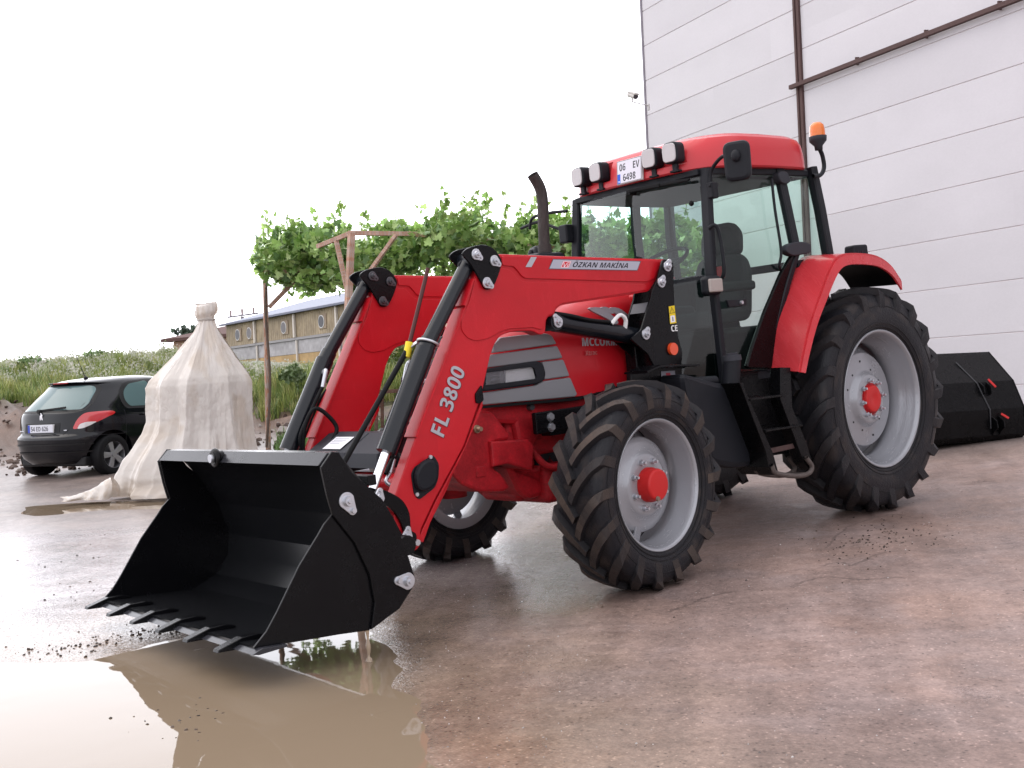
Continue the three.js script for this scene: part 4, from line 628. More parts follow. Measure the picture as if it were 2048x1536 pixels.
  const lk = T('bucket_link', [f(plate(smooth(link, 3), 0.575, 0.592, 0.003)), f(plate(smooth(link, 3), 0.468, 0.485, 0.003))], M.black);
  for (const q of [[-4.027,0.537], [-4.176,0.764]]) T('pivot_pin', pinGeo(q[0], q[1], z(0.592), s, 0.033, 1.3), M.zinc, lk);
  const q3 = [-3.958,0.485]; T('arm_bolt', cyl([q3[0], q3[1], z(0.57)], [q3[0], q3[1], z(0.59)], 0.02, 0.018, 6), M.zinc, arm);
  // black blister on the arm
  const bl = [[-3.791,0.934],[-3.758,0.878],[-3.771,0.805],[-3.801,0.755],[-3.914,0.706],[-3.942,0.738],[-3.948,0.851],[-3.924,0.883]], dome = [[-3.851,0.918],[-3.806,0.901],[-3.786,0.849],[-3.807,0.784],[-3.858,0.754],[-3.905,0.753],[-3.934,0.777],[-3.938,0.85],[-3.9,0.898]];
  T('arm_cover', [f(plate(roundPoly(bl, 0.02, 3), 0.570, 0.578, 0.002)), f(plate(smooth(dome, 3), 0.575, 0.612, 0.017))], M.plastic, arm);
  for (const q of [[-3.813,0.924], [-3.926,0.738]]) T('cover_screw', cyl([q[0], q[1], z(0.577)], [q[0], q[1], z(0.585)], 0.012, 0.011, 8), M.zinc, arm);
  // lift cylinder
  const l0 = [-2.792,1.594], l1 = [-2.073,1.46], l2 = [-1.963,1.468];
  const lc = T('lift_cylinder', [cyl([l0[0] + 0.02, l0[1], z(0.53)], [l1[0], l1[1], z(0.53)], 0.056, 0.056, 28), cyl([l1[0], l1[1], z(0.53)], [l2[0], l2[1], z(0.53)], 0.035, 0.035, 16), cyl([l0[0], l0[1], z(0.475)], [l0[0], l0[1], z(0.585)], 0.05, 0.05, 20)], M.cylBlack);
  T('pivot_pin', pinGeo(l0[0], l0[1], z(0.588), s, 0.036, 2.1), M.zinc, lc);
  const hf = [-2.228,1.573]; T('hose_fitting', tube([[hf[0] - 0.09, hf[1] - 0.02, z(0.57)], [hf[0] - 0.02, hf[1] + 0.03, z(0.58)], [hf[0] + 0.03, hf[1] + 0.0, z(0.58)], [hf[0] + 0.035, hf[1] - 0.07, z(0.56)]], 0.013, 20), M.white, lc);
  T('hose', tube([[-2.771,1.651], [-2.668,1.623], [-2.512,1.588], [-2.331,1.565]].map(([x, y], i) => [x, y, z([0.53, 0.58, 0.58, 0.57][i])]), 0.012, 30), M.rubber, lc);
  // mounting bracket
  const br = T('loader_bracket', [f(plate(roundPoly(brackO, 0.015), 0.605, 0.62, 0.003)), f(plate(roundPoly(brackO, 0.015), 0.455, 0.47, 0.003)), f(plate([[-2.016,1.555],[-1.8,1.542],[-1.76,1.233],[-2.001,1.254]], 0.468, 0.607, 0.003)), f(box(-2.9, -1.75, 0.93, 1.06, 0.39, 0.43, 0.006)), f(box(-2.05, -1.72, 0.9, 1.4, 0.40, 0.50, 0.01))], M.black, tractor, `black ${side} loader mounting bracket`);
  for (const [q, r] of [[[-1.805,1.895], 0.036], [[-1.878,1.793], 0.036], [[-2.072,1.468], 0.036]]) T('pivot_pin', pinGeo(q[0], q[1], z(0.62), s, r, 0.9), M.zinc, br);
  const tabs = [[-2.003,1.668],[-1.916,1.674],[-1.96,1.604],[-2.04,1.606]]; T('bracket_spacer', f(plate(tabs, 0.472, 0.60, 0.003)), std(rgb(0.10, 0.10, 0.11), 0.5), br);
  const fp = [[-2.784,1.042],[-2.497,1.05],[-2.517,0.904],[-2.79,0.907]]; T('front_flange_plate', f(plate(roundPoly(fp, 0.008), 0.34, 0.425, 0.004)), M.black, br);
  for (const q of [[-2.781,1.023], [-2.781,0.961]]) T('flange_bolt', [cyl([q[0], q[1], z(0.425)], [q[0], q[1], z(0.445)], 0.024, 0.022, 6), cyl([q[0], q[1], z(0.423)], [q[0], q[1], z(0.43)], 0.03, 0.03, 16)], M.zinc, br);
  const mg = [[-2.28,1.233],[-2.148,1.259],[-1.797,1.235],[-1.81,1.075],[-2.126,1.082],[-2.292,1.146]]; T('guard_bracket', [f(plate(mg, 0.62, 0.66, 0.004)), f(sweep([[...[-2.28,1.236], 0.7], [...[-2.148,1.262], 0.7], [...[-1.786,1.237], 0.7]], 0.2, 0.016))], M.black, br);
}
{ // decals on the left side
  const qs = (pts, tex, z, par, name, mat) => { const [a, b, c, d] = pts; const g = new THREE.BufferGeometry(); g.setAttribute('position', new THREE.Float32BufferAttribute([...a, z, ...b, z, ...c, z, ...d, z], 3)); g.setAttribute('uv', new THREE.Float32BufferAttribute([0, 0, 1, 0, 1, 1, 0, 1], 2)); g.setIndex([0, 1, 2, 0, 2, 3]); g.computeVertexNormals(); return T(name, g, mat ?? std(0xffffff, 0.4, { map: tex }), par); };
  const zD = zA1 + 0.0125;
  const stripe = canvasTex(1024, 128, (c, w, h) => { c.fillStyle = '#a9a9b6'; c.fillRect(0, 0, w, h); c.strokeStyle = '#3a3a44'; c.lineWidth = 6; c.strokeRect(4, 4, w - 8, h - 8);
    c.fillStyle = '#c8202c'; c.fillRect(120, 22, 92, 86); c.strokeStyle = '#e9e6ee'; c.lineWidth = 7; c.beginPath(); c.moveTo(132, 36); c.lineTo(160, 96); c.lineTo(176, 44); c.moveTo(176, 44); c.lineTo(200, 44); c.moveTo(190, 60); c.lineTo(190, 100); c.stroke(); c.strokeRect(126, 28, 80, 74);
    c.fillStyle = '#15151c'; c.font = 'bold 92px sans-serif'; c.save(); c.translate(240, 98); c.scale(0.93, 1); c.fillText('ÖZKAN MAKİNA', 0, 0, 730); c.restore(); });
  qs([[-2.819,1.911],[-2.05,1.878],[-2.008,1.938],[-2.775,1.97]], stripe, zD, tractor, 'maker_sticker').userData.label = 'silver maker sticker on the left loader arm';
  qs([[-3,1.928],[-2.953,1.927],[-2.902,1.985],[-2.949,1.986]], null, zD, tractor, 'silver_stripe', M.silverDecal);
  // model number down the arm
  const a = [-3.718,1.007], b = [-3.516,1.364], ang = Math.atan2(b[1] - a[1], b[0] - a[0]), L = Math.hypot(b[0] - a[0], b[1] - a[1]);
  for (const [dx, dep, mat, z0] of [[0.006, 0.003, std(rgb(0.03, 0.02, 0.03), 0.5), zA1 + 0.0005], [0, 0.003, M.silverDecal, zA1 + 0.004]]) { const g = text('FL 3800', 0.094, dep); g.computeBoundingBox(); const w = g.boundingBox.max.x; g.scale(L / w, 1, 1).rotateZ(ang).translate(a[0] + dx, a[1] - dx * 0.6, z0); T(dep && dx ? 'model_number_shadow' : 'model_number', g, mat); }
  const warn = canvasTex(128, 256, (c, w, h) => { c.fillStyle = '#e2c320'; c.fillRect(0, 0, w, h); c.strokeStyle = '#222'; c.lineWidth = 7; c.strokeRect(3, 3, w - 6, h - 6); c.beginPath(); c.moveTo(64, 24); c.lineTo(108, 104); c.lineTo(20, 104); c.closePath(); c.stroke(); c.beginPath(); c.moveTo(64, 50); c.lineTo(64, 90); c.stroke(); c.fillStyle = '#e8e6ee'; c.fillRect(24, 140, 80, 92); c.fillStyle = '#999'; c.fillRect(50, 156, 28, 60); });
  qs([[-1.834,1.515],[-1.765,1.517],[-1.768,1.639],[-1.832,1.635]], warn, 0.6235, tractor, 'warning_sticker').userData.label = 'yellow warning sticker on the black bracket';
  const ce = [-1.826,1.468]; T('ce_mark', text('CE', 0.04, 0.002).rotateZ(0.0).translate(ce[0], ce[1], 0.621), M.white);
  const rl = [-1.834,1.354]; T('side_reflector', [cyl([rl[0], rl[1], 0.618], [rl[0], rl[1], 0.64], 0.042, 0.04, 24)], M.orangeRed);
  const gs = [[-2.009,1.15],[-1.874,1.147],[-1.874,1.215],[-2.008,1.221]]; qs(gs, canvasTex(128, 96, (c, w, h) => { c.fillStyle = '#8d8d98'; c.fillRect(0, 0, w, h); c.fillStyle = '#b03040'; c.fillRect(44, 16, 40, 26); c.fillStyle = '#5a5a66'; c.fillRect(20, 58, 88, 8); c.fillRect(20, 74, 88, 6); }), 0.664, tractor, 'bracket_label');
}
{ // level indicator rod on the left cylinder
  const r0 = [-3.605,1.955], r1 = [-3.792,1.523], r2 = [-4.341,0.881];
  T('level_rod', [cyl([r0[0], r0[1], 0.45], [r1[0], r1[1], 0.45], 0.012, 0.012, 10)], std(rgb(0.07, 0.018, 0.018), 0.5));
  T('level_rod_guide', cyl([r1[0], r1[1], 0.45], [r2[0], r2[1], 0.45], 0.015, 0.015, 10), M.rubber);
  T('rod_clip', [cyl([r1[0] + 0.01, r1[1] + 0.03, 0.45], [r1[0] - 0.02, r1[1] - 0.05, 0.45], 0.022, 0.022, 10)], M.yellow);
  const c1 = [-3.716,1.539]; T('cylinder_clamp', [new THREE.TorusGeometry(0.058, 0.008, 8, 24).rotateX(Math.PI / 2).rotateZ(-0.45).translate(c1[0], c1[1], 0.53), bar([c1[0] - 0.05, c1[1] + 0.01, 0.5], [r1[0], r1[1], 0.45], 0.022, 0.01)], M.zinc);
}
{ // cross members, hose cover, hoses
  const t0 = [-3.98,0.765], cx = -3.93, cyy = 0.73;
  T('cross_tube', [cyl([-3.90, 0.79, -0.5], [-3.90, 0.79, 0.5], 0.055, 0.055, 20), box(-3.98, -3.84, 0.64, 0.70, -0.5, 0.5, 0.02)], M.red);
  const hc = T('hose_cover', [plate([[-3.74, 1.06], [-3.80, 1.055], [-3.965, 0.96], [-3.985, 0.88], [-3.80, 0.86], [-3.72, 0.92]], -0.485, 0.30, 0.01), plate([[-3.80, 1.062], [-3.975, 0.965], [-4.0, 0.85], [-3.80, 0.85]], -0.36, -0.02, 0.012)], M.plasticGrey, tractor, 'dark sheet metal hose cover between the loader arms');
  const lab = canvasTex(256, 128, (c, w, h) => { c.fillStyle = '#d9d9de'; c.fillRect(0, 0, w, h); c.fillStyle = '#8a8a96'; for (let k = 0; k < 4; k++) c.fillRect(20, 18 + 16 * k, w - 60 - 20 * k, 6); c.fillStyle = '#e8e8ea'; c.fillRect(20, 92, 90, 28); c.fillRect(130, 92, 90, 28); c.strokeStyle = '#777'; c.strokeRect(20, 92, 90, 28); c.strokeRect(130, 92, 90, 28); });
  const g = gridGeo(2, 2, (u, v) => [lerp(-3.955, -3.85, v) - 0.004, lerp(0.976, 1.034, v) + 0.007, lerp(-0.30, -0.10, u)]); T('data_label', g, std(0xffffff, 0.5, { map: lab }), hc);
  const hose = (p, r = 0.013) => tube(p, r, 60);
  T('hose', hose([[-3.86, 1.0, -0.36], [-3.80, 1.10, -0.38], [-3.90, 1.22, -0.42], [-3.98, 1.12, -0.44], [-4.0, 0.95, -0.46], [-3.97, 0.8, -0.47]]), M.rubber);
  T('hose', hose([[-4.05, 0.85, -0.56], [-3.92, 1.02, -0.60], [-3.80, 1.22, -0.60], [-3.72, 1.32, -0.58]]), M.rubber);
  T('hose', hose([[-4.02, 0.86, 0.44], [-3.90, 1.0, 0.42], [-3.80, 1.15, 0.40], [-3.66, 1.28, 0.40], [-3.55, 1.33, 0.46]]), M.rubber);
  T('hose', hose([[-3.92, 0.62, 0.40], [-3.90, 0.75, 0.42], [-3.84, 0.88, 0.40], [-3.80, 0.92, 0.30]]), M.rubber); T('hose', hose([[-3.95, 0.62, 0.43], [-3.93, 0.76, 0.45], [-3.88, 0.88, 0.42], [-3.84, 0.94, 0.32]]), M.rubber);
  T('hose', hose([[-3.62, 1.02, 0.2], [-3.66, 1.12, 0.3], [-3.62, 1.18, 0.40], [-3.5, 1.14, 0.45]]), M.rubber);
  T('hose_fitting', [cyl([-3.985, 0.86, 0.435], [-3.95, 0.93, 0.43], 0.016, 0.014, 10), tube([[-3.985, 0.86, 0.435], [-4.02, 0.82, 0.44], [-4.0, 0.79, 0.46]], 0.011, 12)], M.zinc);
  const vb = [-3.541,1.52], vc = [-3.489,1.616]; T('valve_block', [box(vb[0] - 0.04, vb[0] + 0.08, vb[1] - 0.05, vb[1] + 0.05, 0.40, 0.485, 0.01), cyl([vb[0], vb[1], 0.44], [vc[0], vc[1], 0.44], 0.015, 0.015, 8)], M.black); T('valve_cap', [cyl([vc[0], vc[1] - 0.03, 0.44], [vc[0], vc[1] + 0.025, 0.44], 0.026, 0.022, 10)], std(rgb(0.6, 0.5, 0.36), 0.35, { metalness: 0.5 }));
}
{ // bucket
  const bucket = group('bucket', tractor); bucket.userData.label = 'black loader bucket with toothed lip';
  const HB = 0.922;
  const sheet = [[-5.115, 0.268], [-4.95, 0.252], [-4.64, 0.222], [-4.56, 0.222], [-4.42, 0.275], [-4.335, 0.375], [-4.31, 0.50], [-4.36, 0.70], [-4.46, 0.87], [-4.585, 1.03]];
  const shell = []; for (let i = 0; i < sheet.length - 1; i++) for (let k = 0; k < 3; k++) shell.push([lerp(sheet[i][0], sheet[i + 1][0], k / 3), lerp(sheet[i][1], sheet[i + 1][1], k / 3)]); shell.push(sheet.at(-1));
  T('bucket_shell', ribbon(sheet.map(([x, y]) => [x, y, HB]), sheet.map(([x, y]) => [x, y, -HB]), 0.012, 0.12), phy(rgb(0.008, 0.0085, 0.010), 0.42, { specularIntensity: 1, roughnessMap: T_smudge, bumpMap: withRep(T_fine, 2), bumpScale: 0.0006 }), bucket);
  T('top_bar', [plate([[-4.70, 1.012], [-4.645, 1.064], [-4.58, 1.064], [-4.57, 1.03], [-4.60, 1.0]], -HB, HB, 0.004)], std(rgb(0.022, 0.022, 0.026), 0.46, { roughnessMap: T_smudge, specularIntensity: 0.4 }), bucket);
  T('back_stiffener', [cyl([-4.25, 0.55, -HB], [-4.25, 0.55, HB], 0.05, 0.05, 16), bar([-4.415, 0.90, -HB], [-4.415, 0.90, HB], 0.05, 0.05)], M.black, bucket);
  const outer = [[-5.122,0.266],[-5.054,0.321],[-4.996,0.391],[-4.857,0.578],[-4.748,0.694],[-4.708,0.74],[-4.66,0.779],[-4.679,0.871],[-4.695,1.005],[-4.631,1.069],[-4.594,1.059],[-4.532,0.955],[-4.38,0.803],[-4.321,0.69],[-4.273,0.533],[-4.241,0.402],[-4.261,0.341],[-4.345,0.261],[-4.527,0.197],[-4.835,0.235]];
  const skin = [[-4.667,0.776],[-4.685,0.873],[-4.701,1.006],[-4.636,1.07],[-4.6,1.06],[-4.538,0.956],[-4.387,0.804],[-4.328,0.692],[-4.28,0.535],[-4.248,0.404],[-4.268,0.344],[-4.352,0.264],[-4.524,0.202],[-4.49,0.322],[-4.501,0.458],[-4.565,0.626]];
  for (const s of [1, -1]) { const f = (g) => s > 0 ? g : mirrorZ(g), z = (v) => s * v;
    const sp = T('side_plate', f(plate(outer, HB, HB + 0.014, 0.003)), M.black, bucket); T('side_doubler', f(plate(skin, HB + 0.0145, HB + 0.03, 0.004)), M.black, bucket);
    for (const [q, a] of [[[-4.588,0.829], -1.1], [[-4.297,0.387], 2.9]]) T('bucket_pin', [tear(q[0], q[1], 0.042, a, 0.055, z(HB + 0.03), z(HB + 0.04)), cyl([q[0], q[1], z(HB + 0.04)], [q[0], q[1], z(HB + 0.062)], 0.026, 0.022, 20), cyl([q[0], q[1], z(HB + 0.04)], [q[0], q[1], z(HB + 0.072)], 0.012, 0.011, 6), cyl([q[0] + 0.055 * Math.cos(a), q[1] + 0.055 * Math.sin(a), z(HB + 0.04)], [q[0] + 0.055 * Math.cos(a), q[1] + 0.055 * Math.sin(a), z(HB + 0.056)], 0.014, 0.013, 6)], M.zinc, bucket);
    T('lift_hook', [f(plate([[-4.44, 0.86], [-4.30, 0.86], [-4.12, 0.66], [-4.05, 0.50], [-4.1, 0.44], [-4.28, 0.42], [-4.30, 0.60]], 0.605, 0.62, 0.003)), f(plate([[-4.44, 0.86], [-4.30, 0.86], [-4.12, 0.66], [-4.05, 0.50], [-4.1, 0.44], [-4.28, 0.42], [-4.30, 0.60]], 0.435, 0.45, 0.003))], M.black, bucket);
  }
  T('cutting_edge', [plate([[-5.15, 0.245], [-5.10, 0.262], [-4.98, 0.250], [-4.98, 0.238], [-5.12, 0.236]], -HB - 0.02, HB + 0.05, 0.003)], std(rgb(0.03, 0.03, 0.036), 0.42, { roughnessMap: T_smudge }), bucket);
  const tp = [[-5.222, 0.243], [-5.215, 0.256], [-5.10, 0.284], [-5.02, 0.282], [-4.97, 0.266], [-4.97, 0.256], [-5.10, 0.262], [-5.14, 0.247], [-5.14, 0.236]];
  for (let k = 0; k < 6; k++) { const zc = -0.905 + 0.3315 * k; T('tooth', plate(tp, zc - 0.028, zc + 0.028, 0.004), M.black, bucket); }
  const hz = -0.155; T('top_eye', [new THREE.TorusGeometry(0.037, 0.017, 10, 24).rotateY(Math.PI / 2).translate(-4.70, 1.035, hz), cyl([-4.72, 1.035, hz], [-4.66, 1.035, hz], 0.036, 0.036, 18)], M.black, bucket); T('top_eye_pin', cyl([-4.735, 1.035, hz], [-4.70, 1.035, hz], 0.022, 0.022, 16), M.zinc, bucket);
  // trapped rain runs off the back corner
  const d0 = [-4.53, 0.196, 0.93];
}

{ // trickle of rain water leaving the bucket
  const g = tube([[-4.533, -0.072, 0.925], [-4.532, -0.12, 0.926], [-4.53, -0.18, 0.925], [-4.53, -0.2275, 0.925]], 0.009, 20, 10);
  const p = g.attributes.position; for (let i = 0; i < p.count; i++) { const y = p.getY(i), k = 1 + 0.35 * Math.sin(y * 70) + (y < -0.21 ? 0.8 : 0); p.setXYZ(i, -4.531 + (p.getX(i) + 4.531) * k, y, 0.925 + (p.getZ(i) - 0.925) * k); } g.computeVertexNormals();
  tag(obj('water_trickle', g, phy(rgb(0.62, 0.5, 0.38), 0.08, { transmission: 0.5, thickness: 0, ior: 1.33 })), 'thin trickle of muddy water falling from the bucket corner into the puddle', 'water');
}
// ---------------------------------------------------------------- parked hatchback
{
  const car = group('parked_car'); car.position.set(-1.72, 0.0, -11.49); car.rotation.y = Math.atan2(0.386, 0.922);
  tag(car, 'black five door hatchback parked beside the plastic sheet, seen from behind', 'car');
  // local: +x forwards, rear axle at x = 0, z to the right of the car
  const tab = (t, y) => { let i = 0; while (i < t.length - 2 && y > t[i + 1][0]) i++; const q = clamp((y - t[i][0]) / (t[i + 1][0] - t[i][0]), 0, 1), e = q; return lerp(t[i][1], t[i + 1][1], e); };
  const sm = (t) => { const c = new THREE.CatmullRomCurve3(t.map(([a, b]) => V3(a, b, 0)), false, 'centripetal').getPoints(160).map((p) => [p.x, p.y]); return (y) => tab(c, y); };
  const xr = sm([[0.20, -0.50], [0.28, -0.58], [0.40, -0.63], [0.52, -0.652], [0.58, -0.655], [0.605, -0.64], [0.63, -0.592], [0.70, -0.578], [0.82, -0.56], [0.93, -0.53], [0.99, -0.48], [1.10, -0.38], [1.25, -0.24], [1.37, -0.12], [1.405, 0.0], [1.44, 0.25], [1.465, 0.6], [1.475, 1.0]]);
  const xf = sm([[0.20, 3.25], [0.35, 3.36], [0.55, 3.40], [0.68, 3.34], [0.80, 3.10], [0.90, 2.72], [0.97, 2.45], [1.10, 2.20], [1.25, 1.93], [1.38, 1.62], [1.44, 1.4], [1.465, 1.2], [1.475, 1.05]]);
  const W = sm([[0.20, 0.74], [0.30, 0.80], [0.45, 0.845], [0.60, 0.862], [0.78, 0.866], [0.90, 0.845], [0.97, 0.81], [1.10, 0.765], [1.25, 0.705], [1.36, 0.65], [1.42, 0.59], [1.46, 0.45], [1.475, 0.25]]);
  const N = (y) => lerp(5.2, 3.4, sst(0.9, 1.4, y));
  const surfX = (z, y) => { const n = N(y), c = (xr(y) + xf(y)) / 2, a = (xf(y) - xr(y)) / 2; return c - a * Math.pow(Math.max(0, 1 - Math.pow(Math.abs(z) / W(y), n * 0.62)), 1 / n * 1.0); };
  const ys = []; for (let k = 0; k <= 60; k++) ys.push(0.20 + 1.275 * Math.pow(k / 60, 0.94));
  const NS = 120, P = [], ix = [];
  for (const y of ys) { const n = N(y), c = (xr(y) + xf(y)) / 2, a = (xf(y) - xr(y)) / 2, w = W(y);
    for (let k = 0; k < NS; k++) { const t = k / NS * 2 * Math.PI, ct = Math.cos(t), st = Math.sin(t), zz = w * Math.sign(st) * Math.pow(Math.abs(st), 2 / (n * 0.62)), xx = c + a * Math.sign(ct) * Math.pow(Math.abs(ct), 2 / n); P.push(xx, y, zz); } }
  for (let l = 0; l < ys.length - 1; l++) for (let k = 0; k < NS; k++) { const a = l * NS + k, b = l * NS + (k + 1) % NS; ix.push(a, a + NS, b, b, a + NS, b + NS); }
  const c0 = P.length / 3; P.push(1.3, 0.2, 0); for (let k = 0; k < NS; k++) ix.push(c0, k, (k + 1) % NS); P.push(1.02, 1.476, 0); const o = (ys.length - 1) * NS; for (let k = 0; k < NS; k++) ix.push(o + k, c0 + 1, o + (k + 1) % NS);
  let g = new THREE.BufferGeometry(); g.setAttribute('position', new THREE.Float32BufferAttribute(P, 3)); g.setIndex(ix); g.computeVertexNormals();
  const ev = new Evaluator(); ev.attributes = ['position', 'normal']; let br = new Brush(g); br.updateMatrixWorld();
  for (const [x, z] of [[0, 1], [2.54, 1], [0, -1], [2.54, -1]]) { const b = new Brush(cyl([x, 0.31, z * 0.56], [x, 0.31, z * 1.1], 0.355, 0.355, 36)); b.geometry.deleteAttribute('uv'); b.updateMatrixWorld(); br = ev.evaluate(br, b, SUBTRACTION); br.updateMatrixWorld(); }
  const paintM = phy(rgb(0.0032, 0.0036, 0.006), 0.12, { specularIntensity: 0.75 });
  obj('body', br.geometry, paintM, car);
  const glassM = phy(rgb(0.10, 0.16, 0.165), 0.06, { ior: 1.5 }), trimB = std(rgb(0.008, 0.008, 0.009), 0.5);
  // patch on the tail: outline in (z, y) laid on the surface
  const tail = (pts, off, n = 16) => { const s = new THREE.ShapeGeometry(shapeOf(pts)); let q = clean(s); // refine
    for (let r = 0; r < 4; r++) { const a = q.attributes.position.array, out = []; for (let i = 0; i < a.length; i += 9) { const A = [a[i], a[i + 1]], B = [a[i + 3], a[i + 4]], C = [a[i + 6], a[i + 7]], m = (u, v) => [(u[0] + v[0]) / 2, (u[1] + v[1]) / 2], ab = m(A, B), bc = m(B, C), ca = m(C, A); for (const tr of [[A, ab, ca], [ab, B, bc], [ca, bc, C], [ab, bc, ca]]) for (const v of tr) out.push(v[0], v[1], 0); } q = new THREE.BufferGeometry(); q.setAttribute('position', new THREE.Float32BufferAttribute(out, 3)); }
    const p = q.attributes.position; for (let i = 0; i < p.count; i++) { const z = p.getX(i), y = p.getY(i); p.setXYZ(i, surfX(z, y) - off, y, z); } q = mergeVertices(q); q.computeVertexNormals(); return q; };
  const flank = (pts, off, s = 1) => { let q = clean(new THREE.ShapeGeometry(shapeOf(pts))); for (let r = 0; r < 4; r++) { const a = q.attributes.position.array, out = []; for (let i = 0; i < a.length; i += 9) { const A = [a[i], a[i + 1]], B = [a[i + 3], a[i + 4]], C = [a[i + 6], a[i + 7]], m = (u, v) => [(u[0] + v[0]) / 2, (u[1] + v[1]) / 2], ab = m(A, B), bc = m(B, C), ca = m(C, A); for (const tr of [[A, ab, ca], [ab, B, bc], [ca, bc, C], [ab, bc, ca]]) for (const v of tr) out.push(v[0], v[1], 0); } q = new THREE.BufferGeometry(); q.setAttribute('position', new THREE.Float32BufferAttribute(out, 3)); }
    const p = q.attributes.position; for (let i = 0; i < p.count; i++) { const x = p.getX(i), y = p.getY(i), n = N(y), c = (xr(y) + xf(y)) / 2, a = (xf(y) - xr(y)) / 2; const z = W(y) * Math.pow(Math.max(0, 1 - Math.pow(Math.abs((x - c) / a), n)), 1 / (n * 0.62)); p.setXYZ(i, x, y, s * (z + off)); } q = mergeVertices(q); q.computeVertexNormals(); return q; };
  const rw = roundPoly([[-0.60, 0.985], [0.60, 0.985], [0.615, 1.06], [0.52, 1.33], [-0.52, 1.33], [-0.615, 1.06]], 0.10, 6);
  const wr = obj('rear_window', tail(rw, 0.006), glassM, car); obj('window_seal', tail(roundPoly([[-0.64, 0.955], [0.64, 0.955], [0.655, 1.06], [0.55, 1.352], [-0.55, 1.352], [-0.655, 1.06]], 0.11, 6), 0.003), trimB, wr);
  obj('spoiler', gridGeo(30, 8, (u, v) => { const z = (u - 0.5) * 1.18, b = 1 - Math.pow(Math.abs(u - 0.5) * 2, 4); const x0 = surfX(z * 0.98, 1.36); const a = v * Math.PI * 1.2; return [x0 + 0.02 - 0.09 * b * Math.sin(a * 0.8) , 1.35 + 0.05 * v * b + 0.012 * Math.sin(a), z]; }), paintM, car); obj('brake_lamp', box(surfX(0, 1.36) - 0.072, surfX(0, 1.36) - 0.05, 1.368, 1.386, -0.15, 0.15, 0.004), std(rgb(0.3, 0.01, 0.01), 0.3), car);
  obj('rear_wiper', [bar([surfX(-0.12, 1.0) - 0.03, 0.985, -0.12], [surfX(0.36, 1.01) - 0.03, 1.02, 0.40], 0.03, 0.02), cyl([surfX(-0.1, 0.97), 0.975, -0.1], [surfX(-0.1, 0.97) - 0.04, 0.975, -0.1], 0.035, 0.03, 12)], trimB, car);
  for (const s of [1, -1]) {
    const lp = roundPoly([[s * 0.545, 0.70], [s * 0.59, 0.83], [s * 0.66, 0.935], [s * 0.80, 0.95], [s * 0.825, 0.90], [s * 0.79, 0.82], [s * 0.68, 0.72]], 0.04, 4);
    const tl = obj('tail_lamp', tail(s > 0 ? lp : [...lp].reverse(), 0.012), phy(rgb(0.50, 0.012, 0.02), 0.15, { clearcoat: 1, clearcoatRoughness: 0.05 }), car);
    const wp = roundPoly([[s * 0.60, 0.705], [s * 0.63, 0.775], [s * 0.69, 0.80], [s * 0.765, 0.80], [s * 0.72, 0.75], [s * 0.66, 0.712]], 0.02, 3); obj('reversing_lens', tail(s > 0 ? wp : [...wp].reverse(), 0.016), phy(rgb(0.6, 0.58, 0.58), 0.12, { clearcoat: 1, bumpMap: withRep(T_fine, 20), bumpScale: 0.004 }), tl);
    const wg = roundPoly([[0.36, 1.0], [0.30, 1.10], [0.33, 1.22], [0.47, 1.335], [0.86, 1.385], [0.90, 1.0]], 0.06, 4), wg2 = roundPoly([[0.96, 1.0], [0.94, 1.388], [1.45, 1.37], [1.95, 1.08], [1.98, 0.98]], 0.04, 4);
    obj('side_window', flank(wg, 0.006, s), glassM, car); obj('side_window', flank(wg2, 0.006, s), glassM, car);
    obj('window_frame', flank(roundPoly([[0.28, 0.965], [0.22, 1.09], [0.26, 1.24], [0.44, 1.37], [0.9, 1.415], [1.5, 1.395], [2.02, 1.08], [2.05, 0.955]], 0.07, 4), 0.003, s), trimB, car);
    for (const gp of [[[0.215, 0.45], [0.221, 0.45], [0.236, 0.95], [0.23, 0.95]], [[0.915, 0.25], [0.922, 0.25], [0.922, 0.96], [0.915, 0.96]], [[-0.30, 0.60], [0.2, 0.60], [0.2, 0.606], [-0.30, 0.606]]]) obj('panel_gap', flank(gp, 0.002, s), trimB, car);
    obj('door_handle', [box(0.52, 0.70, 0.865, 0.885, s * 0.865, s * 0.895, 0.008)], paintM, car);
    obj('door_handle', [box(1.62, 1.80, 0.865, 0.885, s * 0.865, s * 0.895, 0.008)], paintM, car);
    obj('side_mirror', [ball(2.0, 1.03, s * 0.93, 0.1, 0.7, 0.75, 1)], paintM, car);
    for (const x of [0, 2.54]) { const w = group('wheel', car); w.position.set(x, 0.30, s * 0.735); if (s < 0) w.rotation.y = Math.PI;
      obj('tyre', latheZ([[0.19, -0.09], [0.24, -0.10], [0.285, -0.095], [0.30, -0.075], [0.302, 0], [0.30, 0.075], [0.285, 0.095], [0.24, 0.10], [0.195, 0.09]], 40), M.rubber, w);
      obj('alloy_rim', [latheZ([[0.17, -0.06], [0.195, 0.0], [0.19, 0.085], [0.205, 0.092], [0.208, 0.08]], 40), ...[0, 1, 2, 3, 4].map((k) => plate(roundPoly([[-0.032, 0.03], [0.032, 0.03], [0.05, 0.195], [-0.05, 0.195]], 0.01), 0.055, 0.08, 0.006).rotateZ(k * 1.2566 + 0.3)), cyl([0, 0, 0.05], [0, 0, 0.09], 0.045, 0.035, 20)], std(rgb(0.33, 0.33, 0.35), 0.3, { metalness: 0.8 }), w);
      obj('brake_disc', cyl([0, 0, -0.02], [0, 0, 0.0], 0.17, 0.17, 24), M.boltDark, w); }
  }
  // plate, recess, badges, bumper groove
  for (const s of [1, -1]) obj('tailgate_gap', tail([[s * 0.40, 0.625], [s * 0.408, 0.625], [s * 0.50, 0.70], [s * 0.492, 0.70]], 0.003), trimB, car);
